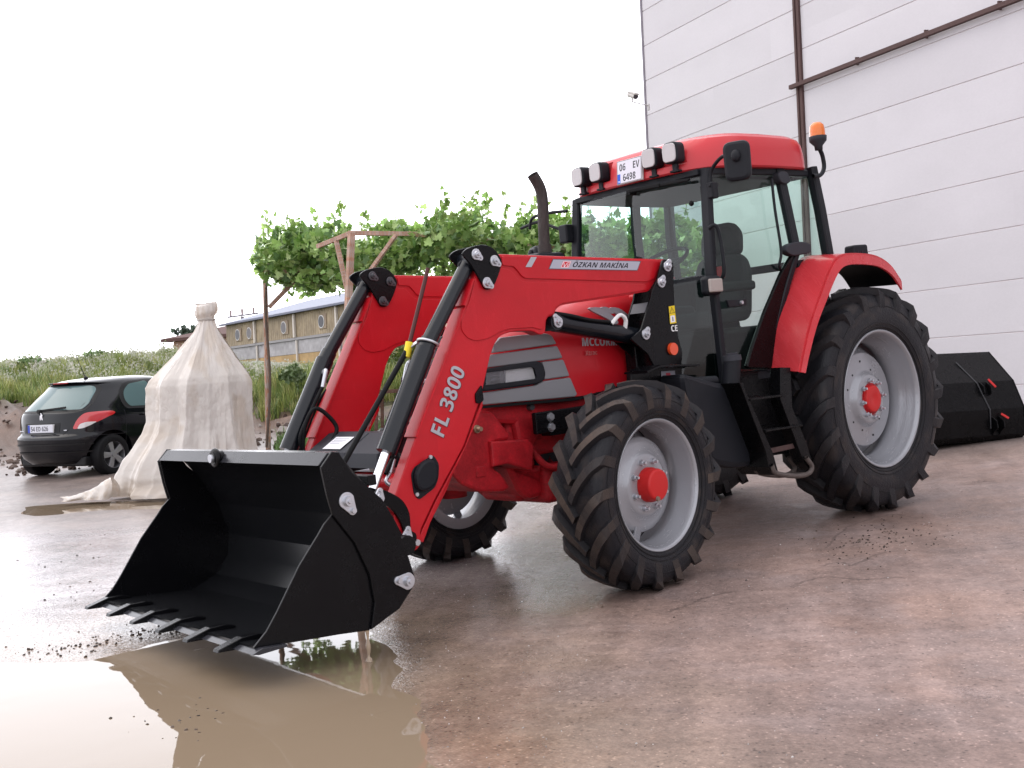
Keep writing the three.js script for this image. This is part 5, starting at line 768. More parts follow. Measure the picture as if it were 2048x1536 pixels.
  obj('tailgate_gap', tail([[-0.40, 0.620], [0.40, 0.620], [0.40, 0.628], [-0.40, 0.628]], 0.003), trimB, car);
  obj('plate_recess', tail([[-0.36, 0.665], [0.36, 0.665], [0.36, 0.80], [-0.36, 0.80]], 0.004), trimB, car);
  const tx = canvasTex(512, 112, (c, w, h) => { c.fillStyle = '#cfd0d8'; c.fillRect(0, 0, w, h); c.fillStyle = '#3349b0'; c.fillRect(0, 0, 46, h); c.fillStyle = '#1b1b22'; c.font = 'bold 92px sans-serif'; c.save(); c.translate(60, 90); c.scale(0.86, 1); c.fillText('54 ED 626', 0, 0, 510); c.restore(); });
  const pg = new THREE.PlaneGeometry(0.52, 0.112).rotateY(-Math.PI / 2).translate(surfX(0, 0.72) - 0.02, 0.725, 0); obj('number_plate', [box(surfX(0, 0.72) - 0.017, surfX(0, 0.72) + 0.03, 0.667, 0.783, -0.262, 0.262, 0.003)], M.white, car); const np = obj('plate_lettering', pg, std(0xffffff, 0.4, { map: tx }), car); np.userData.label = 'number plate reading 54 ED 626';
  const lion = [[-0.03, -0.05], [-0.012, -0.045], [-0.004, -0.005], [0.012, -0.05], [0.03, -0.05], [0.02, 0.0], [0.03, 0.03], [0.012, 0.035], [0.006, 0.055], [-0.016, 0.06], [-0.008, 0.03], [-0.03, 0.012]]; obj('tail_badge', plate(lion, 0, 0.01, 0.002).rotateY(-Math.PI / 2).translate(surfX(0, 0.9) - 0.002, 0.895, -0.02), M.chrome, car);
  obj('bumper_strip', tail([[-0.74, 0.475], [0.74, 0.475], [0.74, 0.50], [-0.74, 0.50]], 0.012), trimB, car); obj('bumper_strip', tail([[-0.72, 0.36], [0.72, 0.36], [0.72, 0.385], [-0.72, 0.385]], 0.014), trimB, car);
  obj('tail_script', [0, 1].map((k) => box(surfX(0.46, 0.68) - 0.012, surfX(0.46, 0.68), 0.685, 0.70, k ? 0.40 : -0.50, k ? 0.48 : -0.40, 0.003)), M.zinc, car);
  obj('underbody', box(-0.4, 3.0, 0.16, 0.3, -0.66, 0.66, 0.03), trimB, car);
  obj('aerial', [cyl([0.28, 1.44, 0.0], [0.10, 1.82, 0.0], 0.006, 0.003, 6), ball(0.28, 1.45, 0, 0.03, 1.4, 1, 0.8)], trimB, car);
}
// ---------------------------------------------------------------- plastic sheet over a machine
{
  const c = group('covered_machine'); const [bx, , bz] = [-1.491,-0.027,-7.279]; const y0 = groundAt(bx, bz); c.position.set(bx, y0 - 0.02, bz);
  c.rotation.y = -Math.atan2(0.64577, 0.76353); // local +x runs to the right of the picture, +z towards the camera
  tag(c, 'tall machine wrapped in a dirty white plastic sheet tied at the top', 'covered machine');
  // outline half widths left / right by height (m)
  const hL = [[0, 1.25], [0.10, 1.20], [0.22, 1.12], [0.38, 1.01], [0.54, 0.91], [0.70, 0.79], [0.80, 0.765], [1.0, 0.76], [1.20, 0.75], [1.28, 0.70], [1.54, 0.45], [1.72, 0.29], [1.86, 0.17], [1.94, 0.115], [1.99, 0.118], [2.04, 0.128], [2.09, 0.12], [2.12, 0.09]];
  const hR = [[0, 0.62], [0.22, 0.60], [0.39, 0.585], [0.84, 0.56], [1.10, 0.545], [1.22, 0.52], [1.36, 0.42], [1.51, 0.33], [1.72, 0.23], [1.86, 0.15], [1.94, 0.115], [1.99, 0.118], [2.04, 0.12], [2.09, 0.11], [2.12, 0.08]];
  const at = (t, y) => { let i = 0; while (i < t.length - 2 && y > t[i + 1][0]) i++; const q = clamp((y - t[i][0]) / (t[i + 1][0] - t[i][0]), 0, 1); return lerp(t[i][1], t[i + 1][1], q); };
  const ridge = (v) => 1 - Math.abs(2 * (v - Math.floor(v)) - 1);
  const H = 2.12;
  // the sheet hangs from the tie over the machine's corners: [angle, reach at the shoulder, reach at the ground, slant]
  const CR = [[0.0, 0.54, 0.62, 0.0], [0.80, 0.50, 0.60, -0.10], [1.32, 0.45, 0.66, 0.14], [1.78, 0.56, 0.80, 0.05], [2.42, 0.62, 1.02, 0.12], [3.12, 0.76, 1.27, 0.0], [3.9, 0.6, 0.92, 0], [4.75, 0.5, 0.7, 0], [5.55, 0.5, 0.64, 0]];
  const upP = [[0, 1], [0.10, 0.95], [0.5, 0.55], [0.85, 0.235], [1, 0.155]], loP = [[0, 1], [0.18, 0.84], [0.33, 0.62], [0.45, 0.36], [0.58, 0.12], [0.68, 0.03], [1, 0]];
  const drape = gridGeo(420, 160, (u, v) => {
    const y = H * v, a0 = u * 2 * Math.PI, SH = 1.22;
    const reach = (c) => y > 1.93 ? lerp(0.10, 0.128, sst(1.94, 2.02, y)) : y > SH ? lerp(0.10, c[1], (at(upP, (y - SH) / (1.93 - SH)) - 0.155) / 0.845) : lerp(c[1], c[2], at(loP, y / SH));
    const wander = (c) => c[0] + c[3] * (SH - y) + 0.05 * Math.sin(y * 2.6 + c[0] * 7);
    const A = CR.map(wander); let i = A.length - 1; for (let k = 0; k < A.length; k++) if (a0 >= A[k]) i = k; if (a0 < A[0]) i = A.length - 1;
    const j = (i + 1) % A.length; let a1 = A[i], a2 = A[j], a = a0; if (j === 0) { a2 += 2 * Math.PI; if (a < a1) a += 2 * Math.PI; }
    const t = clamp((a - a1) / (a2 - a1), 0, 1), r1 = reach(CR[i]), r2 = reach(CR[j]), d = a2 - a1;
    let r = r1 * r2 * Math.sin(d) / (r1 * Math.sin(a - a1) + r2 * Math.sin(a2 - a));
    const hang = sst(1.95, 1.5, y), low = sst(1.3, 0.2, y), w = Math.sin(Math.PI * t);
    r *= 1 - hang * (0.05 + 0.05 * low) * w;
    // lesser folds inside each panel, and crumples
    const n = fbm(u * 9 + i * 5, y * 0.9 + i, 3), q = Math.abs(2 * fbm(u * 34 + 0.5 * y + i * 3, y * 0.55 + i, 2) - 1);
    r += hang * w * (0.10 * (n - 0.5) + 0.06 * (0.35 - q) * (0.4 + low)) + hang * 0.022 * (fbm(u * 40, y * 7, 3) - 0.5);
    r += sst(1.5, 1.88, y) * (1 - sst(1.92, 1.97, y)) * 0.011 * (Math.pow(ridge(a0 * 2.07 + 0.3 * fbm(u * 8, 2, 2)), 1.6) - 0.5) + sst(1.95, 1.99, y) * (0.022 * (fbm(u * 12, y * 9, 3) - 0.5) + 0.012 * Math.sin((y - 1.95) / 0.17 * Math.PI));
    r += (1 - sst(0, 0.22, y)) * 0.20 * (fbm(u * 16, y * 6, 3) - 0.45);
    return [r * Math.cos(a0) + 0.02 * sst(1.5, 2.1, y), 1.085 * y * (1 + 0.012 * Math.cos(a0)), r * Math.sin(a0) * 0.86];
  }, true);
  const crease = dataTex(1024, 1024, (i, j) => { const x = i / 128, y = j / 128; let v = 0; for (let k = 0; k < 3; k++) { const q = fbm(x * (1.2 + k) + 3 * k + 0.8 * fbm(x * 2, y * 2, 2), y * (0.6 + 0.5 * k) + 7 * k, 3); v += Math.pow(1 - Math.abs(2 * q - 1), 3) * [0.5, 0.3, 0.2][k]; } return v; });
  const tint = dataTex(512, 512, (i, j) => { const n = fbm(i / 70, j / 70, 5), m = fbm(i / 90 + 7, j / 60, 4); const v = 0.88 + 0.10 * (n - 0.5), d = 0.07 * sst(0.45, 0.7, m); return [v - d * 0.6, v - d * 0.9 - 0.01, v - d * 1.25 - 0.025]; }, true);
  const sheet = phy(rgb(0.93, 0.885, 0.855), 0.3, { map: withRep(tint, 2, 1), bumpMap: withRep(crease, 5, 2.2), bumpScale: 0.005, transmission: 0.22, thickness: 0, specularIntensity: 1 });
  obj('plastic_sheet', drape, sheet, c);
  obj('sheet_top', gridGeo(24, 4, (u, v) => { const a = u * 2 * Math.PI, r = 0.115 * (1 - v); return [r * Math.cos(a), 1.085 * H + 0.012 * Math.sin(v * 3) + 0.006 * Math.sin(a * 3), r * 0.86 * Math.sin(a)]; }), sheet, c);
  obj('tie_cord', new THREE.TorusGeometry(0.106, 0.011, 8, 40).rotateX(Math.PI / 2).scale(1, 1, 0.86).translate(0.015, 2.11, 0), sheet, c);
  // loose end trailing over the ground
  obj('loose_end', gridGeo(60, 16, (u, v) => { const x = -1.10 - 0.55 * u, a = v * Math.PI, w = 0.15 * (1 - 0.55 * u) + 0.03 * Math.sin(u * 17), h = 0.20 * (1 - u) * (1 - u) + 0.035 + 0.03 * fbm(u * 12, v * 5, 3); return [x + 0.03 * Math.sin(v * 9), 0.01 + h * Math.sin(a), 0.30 + 0.12 * u + w * Math.cos(a) + 0.05 * Math.sin(u * 8)]; }), sheet, c);
  // what it hides: an upright column machine
  obj('hidden_machine', [box(-0.42, 0.36, 0.0, 0.9, -0.3, 0.3, 0.04), box(-0.12, 0.12, 0.9, 1.6, -0.10, 0.10, 0.03), box(-0.42, 0.34, 1.0, 1.15, -0.12, 0.12, 0.03)], std(rgb(0.16, 0.18, 0.2), 0.6), c);
}
// ---------------------------------------------------------------- pergola and vine
const rust = std(rgb(0.20, 0.135, 0.105), 0.85, { map: withRep(dataTex(256, 256, (i, j) => { const n = fbm(i / 30, j / 60, 4), r = sst(0.5, 0.62, fbm(i / 12 + 5, j / 18, 3)); const b = 0.75 + 0.4 * (n - 0.5); return [b, b * (1 - 0.32 * r), b * (1 - 0.5 * r)]; }, true), 3), bumpMap: withRep(T_fine, 4), bumpScale: 0.003 });
const rustPale = rust.clone(); rustPale.color = rgb(0.85, 0.70, 0.61);
{
  const p = group('pergola'); tag(p, 'rusty steel pergola frame carrying the grape vine', 'pergola');
  const D = (q) => q;
  const base1 = [1.195,0.169,-10.928], top1 = [1.254,3.102,-10.878], t2 = [1.221,3.347,-8.155], b2 = [0.989,0.045,-8.351];
  obj('post', cyl(base1, top1, 0.042, 0.04, 10), rustPale, p);
  obj('post', bar(b2, t2, 0.085, 0.085), rustPale, p);
  const beams = [[[1.242,3.102,-10.888], [1.93,2.936,-9.521]], [[1.201,3.268,-9.089], [1.216,3.348,-8.16]], [[1.183,3.35,-8.188], [2.123,3.331,-7.786]], [[1.206,3.298,-8.561], [1.21,2.449,-8.296]], [[1.739,3.296,-7.783], [1.374,2.694,-8.091]], [[1.283,2.495,-10.853], [1.854,3.102,-10.632]], [[2.095,3.325,-7.81], [4.19,3.003,-6.299]]];
  for (const [a, b] of beams) obj('beam', bar(a, b, 0.065, 0.05), rustPale, p);
  for (const px of [[3.316,3.318,-7.563], [3.921,3.11,-6.658]]) obj('post', bar([px[0], 0.0, px[2]], px, 0.09, 0.09), rust, p);
}
function leafGeo() { // lobed vine leaf, about 1 m across before scaling
  const o = [[0, 0], [0.18, -0.16], [0.42, -0.10], [0.36, 0.12], [0.56, 0.34], [0.28, 0.40], [0.22, 0.62], [0, 0.86], [-0.22, 0.62], [-0.28, 0.40], [-0.56, 0.34], [-0.36, 0.12], [-0.42, -0.10], [-0.18, -0.16]];
  const P = []; for (let i = 0; i < o.length; i++) { const a = o[i], b = o[(i + 1) % o.length], z = (p) => 0.12 * Math.abs(p[0]) - 0.18 * p[1] * p[1]; P.push(0, 0.22, 0.03, a[0], a[1], z(a), b[0], b[1], z(b)); }
  const g = new THREE.BufferGeometry(); g.setAttribute('position', new THREE.Float32BufferAttribute(P, 3)); g.computeVertexNormals(); return g;
}
const LEAF = leafGeo();
function foliage(name, count, place, size, colors, mat, parent, geo = LEAF) {
  const im = new THREE.InstancedMesh(geo, mat, count), m = new THREE.Matrix4(), q = new THREE.Quaternion(), e = new THREE.Euler(), col = new THREE.Color();
  for (let i = 0; i < count; i++) {
    const pos = place(i), s = size * rr(0.6, 1.3); e.set(rr(-1.3, 0.5), rr(0, 6.28), rr(-0.8, 0.8), 'YXZ'); q.setFromEuler(e);
    m.compose(V3(...pos), q, V3(s, s, s)); im.setMatrixAt(i, m); const c = colors[Math.floor(rnd() * colors.length)], k = rr(0.75, 1.25); col.setRGB(c[0] * k, c[1] * k, c[2] * k); im.setColorAt(i, col);
  }
  im.name = name; im.castShadow = im.receiveShadow = true; im.userData.kind = 'stuff'; parent.add(im); return im;
}
const leafMat = phy(rgb(1, 1, 1), 0.55, { transmission: 0.35, thickness: 0, side: THREE.DoubleSide });
{
  const v = group('grape_vine'); tag(v, 'leafy green grape vine spread over the rusty pergola', 'vine');
  const stem = std(rgb(0.17, 0.125, 0.10), 0.9, { bumpMap: withRep(T_fine, 3), bumpScale: 0.01 });
  const s0 = [1.124,0.216,-10.857], s1 = [1.206,1.309,-10.788], s2 = [1.19,2.449,-10.801], s3 = [1.253,3.177,-10.748], s4 = [1.622,3.311,-10.043], s5 = [2.491,3.234,-8.784], s6 = [3.874,3.13,-6.828];
  obj('trunk', [tube([s0, s1, s2, s3], 0.022, 30, 8), tube([s3, s4, s5, s6], 0.03, 40, 8)], stem, v);
  // canopy spine: [point, half height, half depth]
  const spine = [[[1.498,3.288,-11.064], 0.40, 0.7], [[1.684,3.263,-10.645], 0.42, 1.0], [[1.957,3.248,-10.152], 0.36, 1.1], [[2.284,3.246,-9.614], 0.34, 1.2], [[2.604,3.212,-8.951], 0.36, 1.2], [[2.969,3.268,-8.379], 0.44, 1.2], [[3.321,3.244,-7.82], 0.46, 1.2], [[3.72,3.21,-7.221], 0.48, 1.2], [[4.161,3.112,-6.585], 0.48, 1.2], [[4.647,3.05,-5.913], 0.46, 1.2], [[5.398,2.972,-5.015], 0.46, 1.1]];
  const cols = [[0.26, 0.42, 0.10], [0.18, 0.32, 0.07], [0.33, 0.48, 0.14], [0.10, 0.20, 0.05], [0.42, 0.55, 0.21]];
  const clump = []; for (let k = 0; k < 120; k++) { const t = (k + rnd()) / 120 * (spine.length - 1.001), i = Math.floor(t), f = t - i, a = spine[i], b = spine[i + 1]; const c = [0, 1, 2].map((n) => lerp(a[0][n], b[0][n], f)), hh = lerp(a[1], b[1], f), hd = lerp(a[2], b[2], f); const dy = rr(-1, 1) * hh * 0.85 - 0.09, dd = rr(-1, 1) * hd; clump.push([c[0] + VIEW[0] * dd, c[1] + dy, c[2] + VIEW[1] * dd, rr(0.16, 0.32)]); }
  foliage('leaves', 9800, (i) => { const c = clump[i % clump.length]; let x, y, z, l; do { x = rr(-1, 1); y = rr(-1, 1); z = rr(-1, 1); l = x * x + y * y + z * z; } while (l > 1); return [c[0] + x * c[3] * 1.35, c[1] + y * c[3], c[2] + z * c[3] * 1.35]; }, 0.135, cols, leafMat, v);
  // shoots reaching up and hanging down, each with its leaves
  const shoots = [], tips = [];
  for (let k = 0; k < 75; k++) { const t = rnd() * (spine.length - 1.001), i = Math.floor(t), f = t - i, a = spine[i], b = spine[i + 1], up = rnd() < 0.68; const c = [0, 1, 2].map((n) => lerp(a[0][n], b[0][n], f)), hh = lerp(a[1], b[1], f), dd = rr(-0.8, 0.8), L = up ? rr(0.15, 0.5) : rr(0.1, 0.42); const p0 = [c[0] + VIEW[0] * dd, c[1] + (up ? hh * 0.8 : -hh * 0.8), c[2] + VIEW[1] * dd], p1 = [p0[0] + rr(-0.15, 0.15), p0[1] + (up ? L : -L), p0[2] + rr(-0.15, 0.15)]; shoots.push(cyl(p0, p1, 0.007, 0.004, 5)); for (let n = 0; n < 9; n++) { const q = n / 9; tips.push([lerp(p0[0], p1[0], q) + rr(-0.05, 0.05), lerp(p0[1], p1[1], q) + rr(-0.03, 0.03), lerp(p0[2], p1[2], q) + rr(-0.05, 0.05)]); } }
  obj('shoots', shoots, std(rgb(0.12, 0.16, 0.05), 0.8), v); foliage('shoot_leaves', tips.length, (i) => tips[i], 0.10, cols.slice(0, 3).concat([[0.30, 0.42, 0.12]]), leafMat, v);
}
// ---------------------------------------------------------------- far buildings
{
  const A = [27.185,6.24,-46.574], Bp = [28.604,6.045,-68.948]; // eave line of the long shed
  const g0 = 1.6, sh = group('long_shed'), dx = Bp[0] - A[0], dz = Bp[2] - A[2], L = Math.hypot(dx, dz); sh.position.set(A[0], 0, A[2]); sh.rotation.y = Math.atan2(dz, -dx) ; 
  sh.rotation.y = Math.atan2(-dz, dx);
  tag(sh, 'long low factory shed with tan corrugated wall and grey blue roof', 'building');
  const E = A[1]; // eave height; local x from near end to far end; find the side that faces the yard
  const faceZ = ((-7.356 - A[0]) * Math.sin(sh.rotation.y) + (5.41 - A[2]) * Math.cos(sh.rotation.y)) > 0 ? 1 : -1, F = (z) => faceZ * z;
  const ribs = dataTex(64, 8, (i) => 0.5 + 0.5 * Math.sin(i / 64 * 2 * Math.PI));
  const tan = std(rgb(0.58, 0.46, 0.31), 0.7, { bumpMap: withRep(ribs, 3.2, 1), bumpScale: 0.05, map: withRep(T_grime, 0.1) });
  const bx = (x0, x1, y0, y1, z0, z1) => { const g = box(x0, x1, y0, y1, Math.min(F(z0), F(z1)), Math.max(F(z0), F(z1)), 0.01); const u = g.attributes.uv, p = g.attributes.position; for (let i = 0; i < u.count; i++) u.setXY(i, p.getX(i), p.getY(i)); return g; };
  const x0 = -12, x1 = L;
  obj('tan_wall', bx(x0, x1, E - 1.55, E, -14, 0), tan, sh);
  obj('ledge', bx(x0, x1 + 0.02, E - 1.72, E - 1.56, -13.9, 0.06), std(rgb(0.30, 0.29, 0.30), 0.7), sh);
  obj('white_wall', bx(x0, x1, E - 2.6, E - 1.73, -14, -0.03), std(rgb(0.62, 0.60, 0.62), 0.8, { map: withRep(T_grime, 0.08) }), sh);
  obj('yellow_wall', bx(x0, x1, E - 6.5, E - 2.61, -14, -0.05), std(rgb(0.66, 0.45, 0.22), 0.8, { map: withRep(T_grime, 0.08) }), sh);
  const rf = [[0, E + 0.02], [0, E + 0.14], [-7, E + 1.95], [-14.4, E + 0.14], [-14.4, E + 0.02]];
  const roof = plate(rf.map(([z, y]) => [z + 0.2, y]), x0, x1 + 0.3, 0.01).rotateY(-Math.PI / 2); if (faceZ < 0) roof.rotateY(Math.PI); else roof.scale(1, 1, 1);
  { const p = roof.attributes.position; const m = new THREE.Box3().setFromBufferAttribute(p); const wantMin = x0, shift = wantMin - m.min.x; roof.translate(shift, 0, 0); }
  obj('roof', roof, std(rgb(0.24, 0.26, 0.33), 0.6, { bumpMap: withRep(ribs, 3, 1), bumpScale: 0.03 }), sh);
  obj('eave_gutter', bx(x0, x1 + 0.3, E - 0.02, E + 0.12, 0.2, 0.42), std(rgb(0.13, 0.14, 0.20), 0.5), sh);
  const winM = std(rgb(0.30, 0.23, 0.17), 0.7), dark = std(rgb(0.03, 0.03, 0.04), 0.4);
  for (const [x, lit] of [[3, 0], [7.2, 0], [12.6, 1], [18.2, 1], [L - 2.2, 0], [-3, 0]]) {
    const w = obj('fan_window', [bx(x - 0.62, x + 0.38, E - 1.25, E - 0.35, 0.0, 0.06)], winM, sh);
    obj('fan_ring', cyl([x, E - 0.8, F(0.05)], [x, E - 0.8, F(0.085)], 0.40, 0.40, 24), M.white, w);
    obj('fan', [cyl([x, E - 0.8, F(0.086)], [x, E - 0.8, F(0.10)], 0.35, 0.35, 24)], lit ? std(rgb(0.13, 0.12, 0.13), 0.5) : dark, w);
  }
  for (const x of [5.2, 11, L - 5.2, -1]) obj('downpipe', [bx(x - 0.12, x + 0.08, E - 1.55, E - 0.05, 0.02, 0.16), bx(x - 0.3, x - 0.16, E - 6, E - 1.75, 0.02, 0.12)], std(rgb(0.6, 0.55, 0.5), 0.6), sh);
  obj('mast', cyl([x0 + 24, E + 1.6, F(-7)], [x0 + 24, E + 6.6, F(-7)], 0.03, 0.03, 6), std(rgb(0.5, 0.5, 0.55), 0.5), sh);
}
{ // brown-roofed house at the far end
  const h = group('brown_roof_house'); const c = [35.935,4.738,-75.844]; h.position.set(c[0], 1.5, c[2]); h.rotation.y = 0.35;
  tag(h, 'pink plastered house with brown tiled hip roof beyond the field', 'house');
  const E = [29.579,6.021,-81.22][1] - 1.5; obj('wall', box(-4.0, 12, 0, E, -7, 0, 0.02), std(rgb(0.50, 0.30, 0.24), 0.85), h);
  const P = [], v = [[-4.7, E, 0.7], [12.7, E, 0.7], [12.7, E, -7.7], [-4.7, E, -7.7], [-0.6, E + 1.05, -3.5], [9, E + 1.2, -3.5], [-4.7, E - 0.25, 0.7], [12.7, E - 0.25, 0.7], [12.7, E - 0.25, -7.7], [-4.7, E - 0.25, -7.7]];
  for (const t of [[0, 1, 5], [0, 5, 4], [3, 0, 4], [1, 2, 5], [2, 3, 4], [2, 4, 5], [0, 6, 7], [0, 7, 1], [3, 9, 6], [3, 6, 0], [1, 7, 8], [1, 8, 2], [6, 9, 8], [6, 8, 7]]) for (const k of t) P.push(...v[k]);
  const g = new THREE.BufferGeometry(); g.setAttribute('position', new THREE.Float32BufferAttribute(P, 3)); g.computeVertexNormals(); obj('roof', g, std(rgb(0.20, 0.105, 0.095), 0.8, { map: withRep(T_grime, 0.5) }), h);
  const w = obj('window', box(-1.2, 0.6, E - 2.3, E - 0.9, 0.0, 0.06, 0.01), M.white, h); for (const x of [-1.05, -0.25]) obj('pane', box(x, x + 0.7, E - 2.15, E - 1.05, 0.055, 0.075, 0.004), std(rgb(0.12, 0.14, 0.18), 0.2), w);
}
{ // pole top with insulators behind the shed
  const p = group('power_pole'); const c = [36.458,7.646,-81.951]; p.position.set(c[0], 0, c[2]); tag(p, 'steel power pole with insulators rising behind the shed roof', 'power pole');
  const y = c[1]; obj('mast', cyl([0, 0, 0], [0, y + 0.3, 0], 0.2, 0.16, 8), std(rgb(0.22, 0.2, 0.22), 0.7), p);
  obj('cross_arm', [bar([-1.2, y + 0.25, -0.4], [1.2, y + 0.55, 0.6], 0.14, 0.14), bar([-1.2, y - 0.6, -0.4], [1.2, y - 0.3, 0.6], 0.12, 0.12)], std(rgb(0.2, 0.19, 0.22), 0.7), p);
  for (const x of [-0.9, 0, 0.9]) obj('insulator', cyl([x, y + 0.35 + x * 0.12, x * 0.4], [x, y + 0.95 + x * 0.12, x * 0.4], 0.09, 0.12, 8), std(rgb(0.35, 0.28, 0.28), 0.5), p);
}
// ---------------------------------------------------------------- grass and shrubs on the bank
{
  const blades = (n, h, w, lean, seedhead) => { const P = []; for (let k = 0; k < n; k++) { const a = rnd() * 6.28, r = rr(0, 0.09), x = r * Math.cos(a), z = r * Math.sin(a), b = rnd() * 6.28, hh = h * rr(0.55, 1.1), l = lean * rr(0.3, 1), dx = Math.cos(b), dz = Math.sin(b), wx = -dz * w, wz = dx * w; const m = [x + dx * l * 0.35, hh * 0.6, z + dz * l * 0.35], t = [x + dx * l, hh, z + dz * l]; P.push(x - wx, 0, z - wz, x + wx, 0, z + wz, m[0] + wx * 0.7, m[1], m[2] + wz * 0.7, x - wx, 0, z - wz, m[0] + wx * 0.7, m[1], m[2] + wz * 0.7, m[0] - wx * 0.7, m[1], m[2] - wz * 0.7, m[0] - wx * 0.7, m[1], m[2] - wz * 0.7, m[0] + wx * 0.7, m[1], m[2] + wz * 0.7, ...t);
      if (seedhead) for (let q = 0; q < 3; q++) { const s = 0.022, c = [t[0] + rr(-0.05, 0.05), t[1] + rr(-0.06, 0.05), t[2] + rr(-0.05, 0.05)]; P.push(c[0] - s, c[1], c[2], c[0] + s, c[1] - s * 0.5, c[2] + s, c[0], c[1] + s * 1.4, c[2]); } }
    const g = new THREE.BufferGeometry(); g.setAttribute('position', new THREE.Float32BufferAttribute(P, 3)); g.computeVertexNormals(); return g; };
  const gm = phy(rgb(1, 1, 1), 0.7, { transmission: 0.3, thickness: 0, side: THREE.DoubleSide });
  const spots = (n, D0, D1, S0, S1, ok) => { const o = []; let guard = 0; while (o.length < n && guard++ < n * 8) { const D = rr(D0, D1), S = rr(S0, S1) * D / 25, [x, z] = fromDS(D, S), y = groundAt(x, z); if (ok(x, y, z, D, S)) o.push([x, y - 0.03, z]); } return o; };
  const grass = (name, label, geo, P, s0, s1, cols) => { const im = new THREE.InstancedMesh(geo, gm, P.length), m = new THREE.Matrix4(), c = new THREE.Color(), q = new THREE.Quaternion(); P.forEach((p, i) => { const s = rr(s0, s1), k = cols[Math.floor(rnd() * cols.length)], b = rr(0.8, 1.2); q.setFromAxisAngle(V3(0, 1, 0), rnd() * 6.28); m.compose(V3(...p), q, V3(s, s * rr(0.8, 1.2), s)); im.setMatrixAt(i, m); im.setColorAt(i, c.setRGB(k[0] * b, k[1] * b, k[2] * b)); }); im.name = numbered(name); im.castShadow = im.receiveShadow = true; scene.add(im); tag(im, label, 'grass', null, 'stuff'); };
  const onBank = (x, y, z, D, S) => y > lerp(0.75, 1.1, sst(-8, -12, S)) + 0.7 * (fbm(x * 0.8 + 8, z * 0.8, 3) - 0.5);
  grass('bank_grass', 'rough green grass covering the earth bank', blades(14, 0.34, 0.011, 0.16), spots(13000, 21, 40, -14, 3, onBank), 0.8, 1.4, [[0.20, 0.26, 0.06], [0.30, 0.34, 0.09], [0.14, 0.21, 0.05], [0.36, 0.36, 0.13]]);
  grass('flowering_grass', 'pale flowering weeds along the top of the bank', blades(7, 0.44, 0.005, 0.16, true), spots(2300, 27, 40, -14, 0, (x, y, z, D, S) => onBank(x, y, z, D, S) && fbm(x * 0.3, z * 0.3, 3) > 0.40), 0.7, 1.25, [[0.50, 0.50, 0.42], [0.58, 0.56, 0.50], [0.34, 0.38, 0.22]]);
  grass('verge_grass', 'short green grass at the foot of the pergola post', blades(12, 0.3, 0.010, 0.16), spots(420, 16.6, 19.2, -5.4, -1.5, (x, y, z, D, S) => fbm(x * 1.1, z * 1.1, 3) > 0.5), 0.7, 1.3, [[0.10, 0.20, 0.04], [0.14, 0.24, 0.05]]);
  const shrub = (name, label, D, px, py, rx, ry, cols, n, sz, grp) => { // px,py: where it stands on the bank, as depth and side
    const [x, z] = fromDS(D, px), g = group(name); const y = groundAt(x, z); g.position.set(x, y, z); tag(g, label, 'shrub', grp);
    obj('stem', [...Array(5).keys()].map((k) => cyl([0, -0.1, 0], [rr(-0.5, 0.5) * rx, ry * rr(0.8, 1.4), rr(-0.5, 0.5) * rx], 0.02, 0.008, 5)), std(rgb(0.07, 0.05, 0.035), 0.9), g);
    const cl = [...Array(22).keys()].map(() => [rr(-1, 1) * rx, ry * rr(0.1, 1.5), rr(-1, 1) * rx * 0.7, rr(0.3, 0.5) * Math.min(rx, ry)]);
    foliage('leaves', n, (i) => { const c = cl[i % cl.length]; let a, b, d; do { a = rr(-1, 1); b = rr(-1, 1); d = rr(-1, 1); } while (a * a + b * b + d * d > 1); return [c[0] + a * c[3], c[1] + b * c[3], c[2] + d * c[3]]; }, sz, cols, leafMat, g); };
  shrub('shrub', 'dark green shrub on the bank right of the pergola post', 24.5, -4.2, 0, 0.9, 0.36, [[0.11, 0.17, 0.06], [0.15, 0.21, 0.08]], 1500, 0.11);
  shrub('shrub', 'bright green weedy bush on the bank left of the plastic sheet', 25, -8.9, 0, 0.8, 0.32, [[0.10, 0.22, 0.04], [0.15, 0.28, 0.05]], 700, 0.10);
  for (const [d, s, w] of [[31, -13.7, 'leftmost'], [32, -13.0, 'second from the left'], [33, -12.3, 'third from the left']]) shrub('tall_weed', `upright dark green weed on the bank top, ${w}`, d, s, 0, 0.45, 0.28, [[0.13, 0.22, 0.07], [0.17, 0.27, 0.09]], 260, 0.11, 'tall weeds on the bank');
  for (const [d, s] of [[27, -2.6], [28, -1.5]]) shrub('bush', d < 27.5 ? 'yellow green bush seen between the loader arms' : 'yellow green bush behind the loader cylinder', d, s, 0, 1.0, 0.7, [[0.20, 0.25, 0.06], [0.14, 0.20, 0.05]], 1200, 0.11);
  // trees
  const tree = (name, label, D, S, H, r, cols, n, lf = 0.16) => { const [x, z] = fromDS(D, S), g = group(name), y = groundAt(x, z); g.position.set(x, y - 0.1, z); tag(g, label, 'tree');
    obj('trunk', [cyl([0, 0, 0], [0.1, H * 0.6, 0], 0.16, 0.08, 8), ...[...Array(5).keys()].map((k) => cyl([0.05, H * 0.45, 0], [rr(-0.6, 0.6) * r, H * rr(0.6, 0.85), rr(-0.6, 0.6) * r], 0.06, 0.02, 6))], std(rgb(0.08, 0.06, 0.05), 0.9), g);
    const cl = [...Array(40).keys()].map(() => { const a = rr(0, 6.28), q = Math.sqrt(rnd()) * r; return [q * Math.cos(a), H * 0.68 + rr(-1, 1) * H * 0.28, q * Math.sin(a), rr(0.22, 0.42) * r]; });
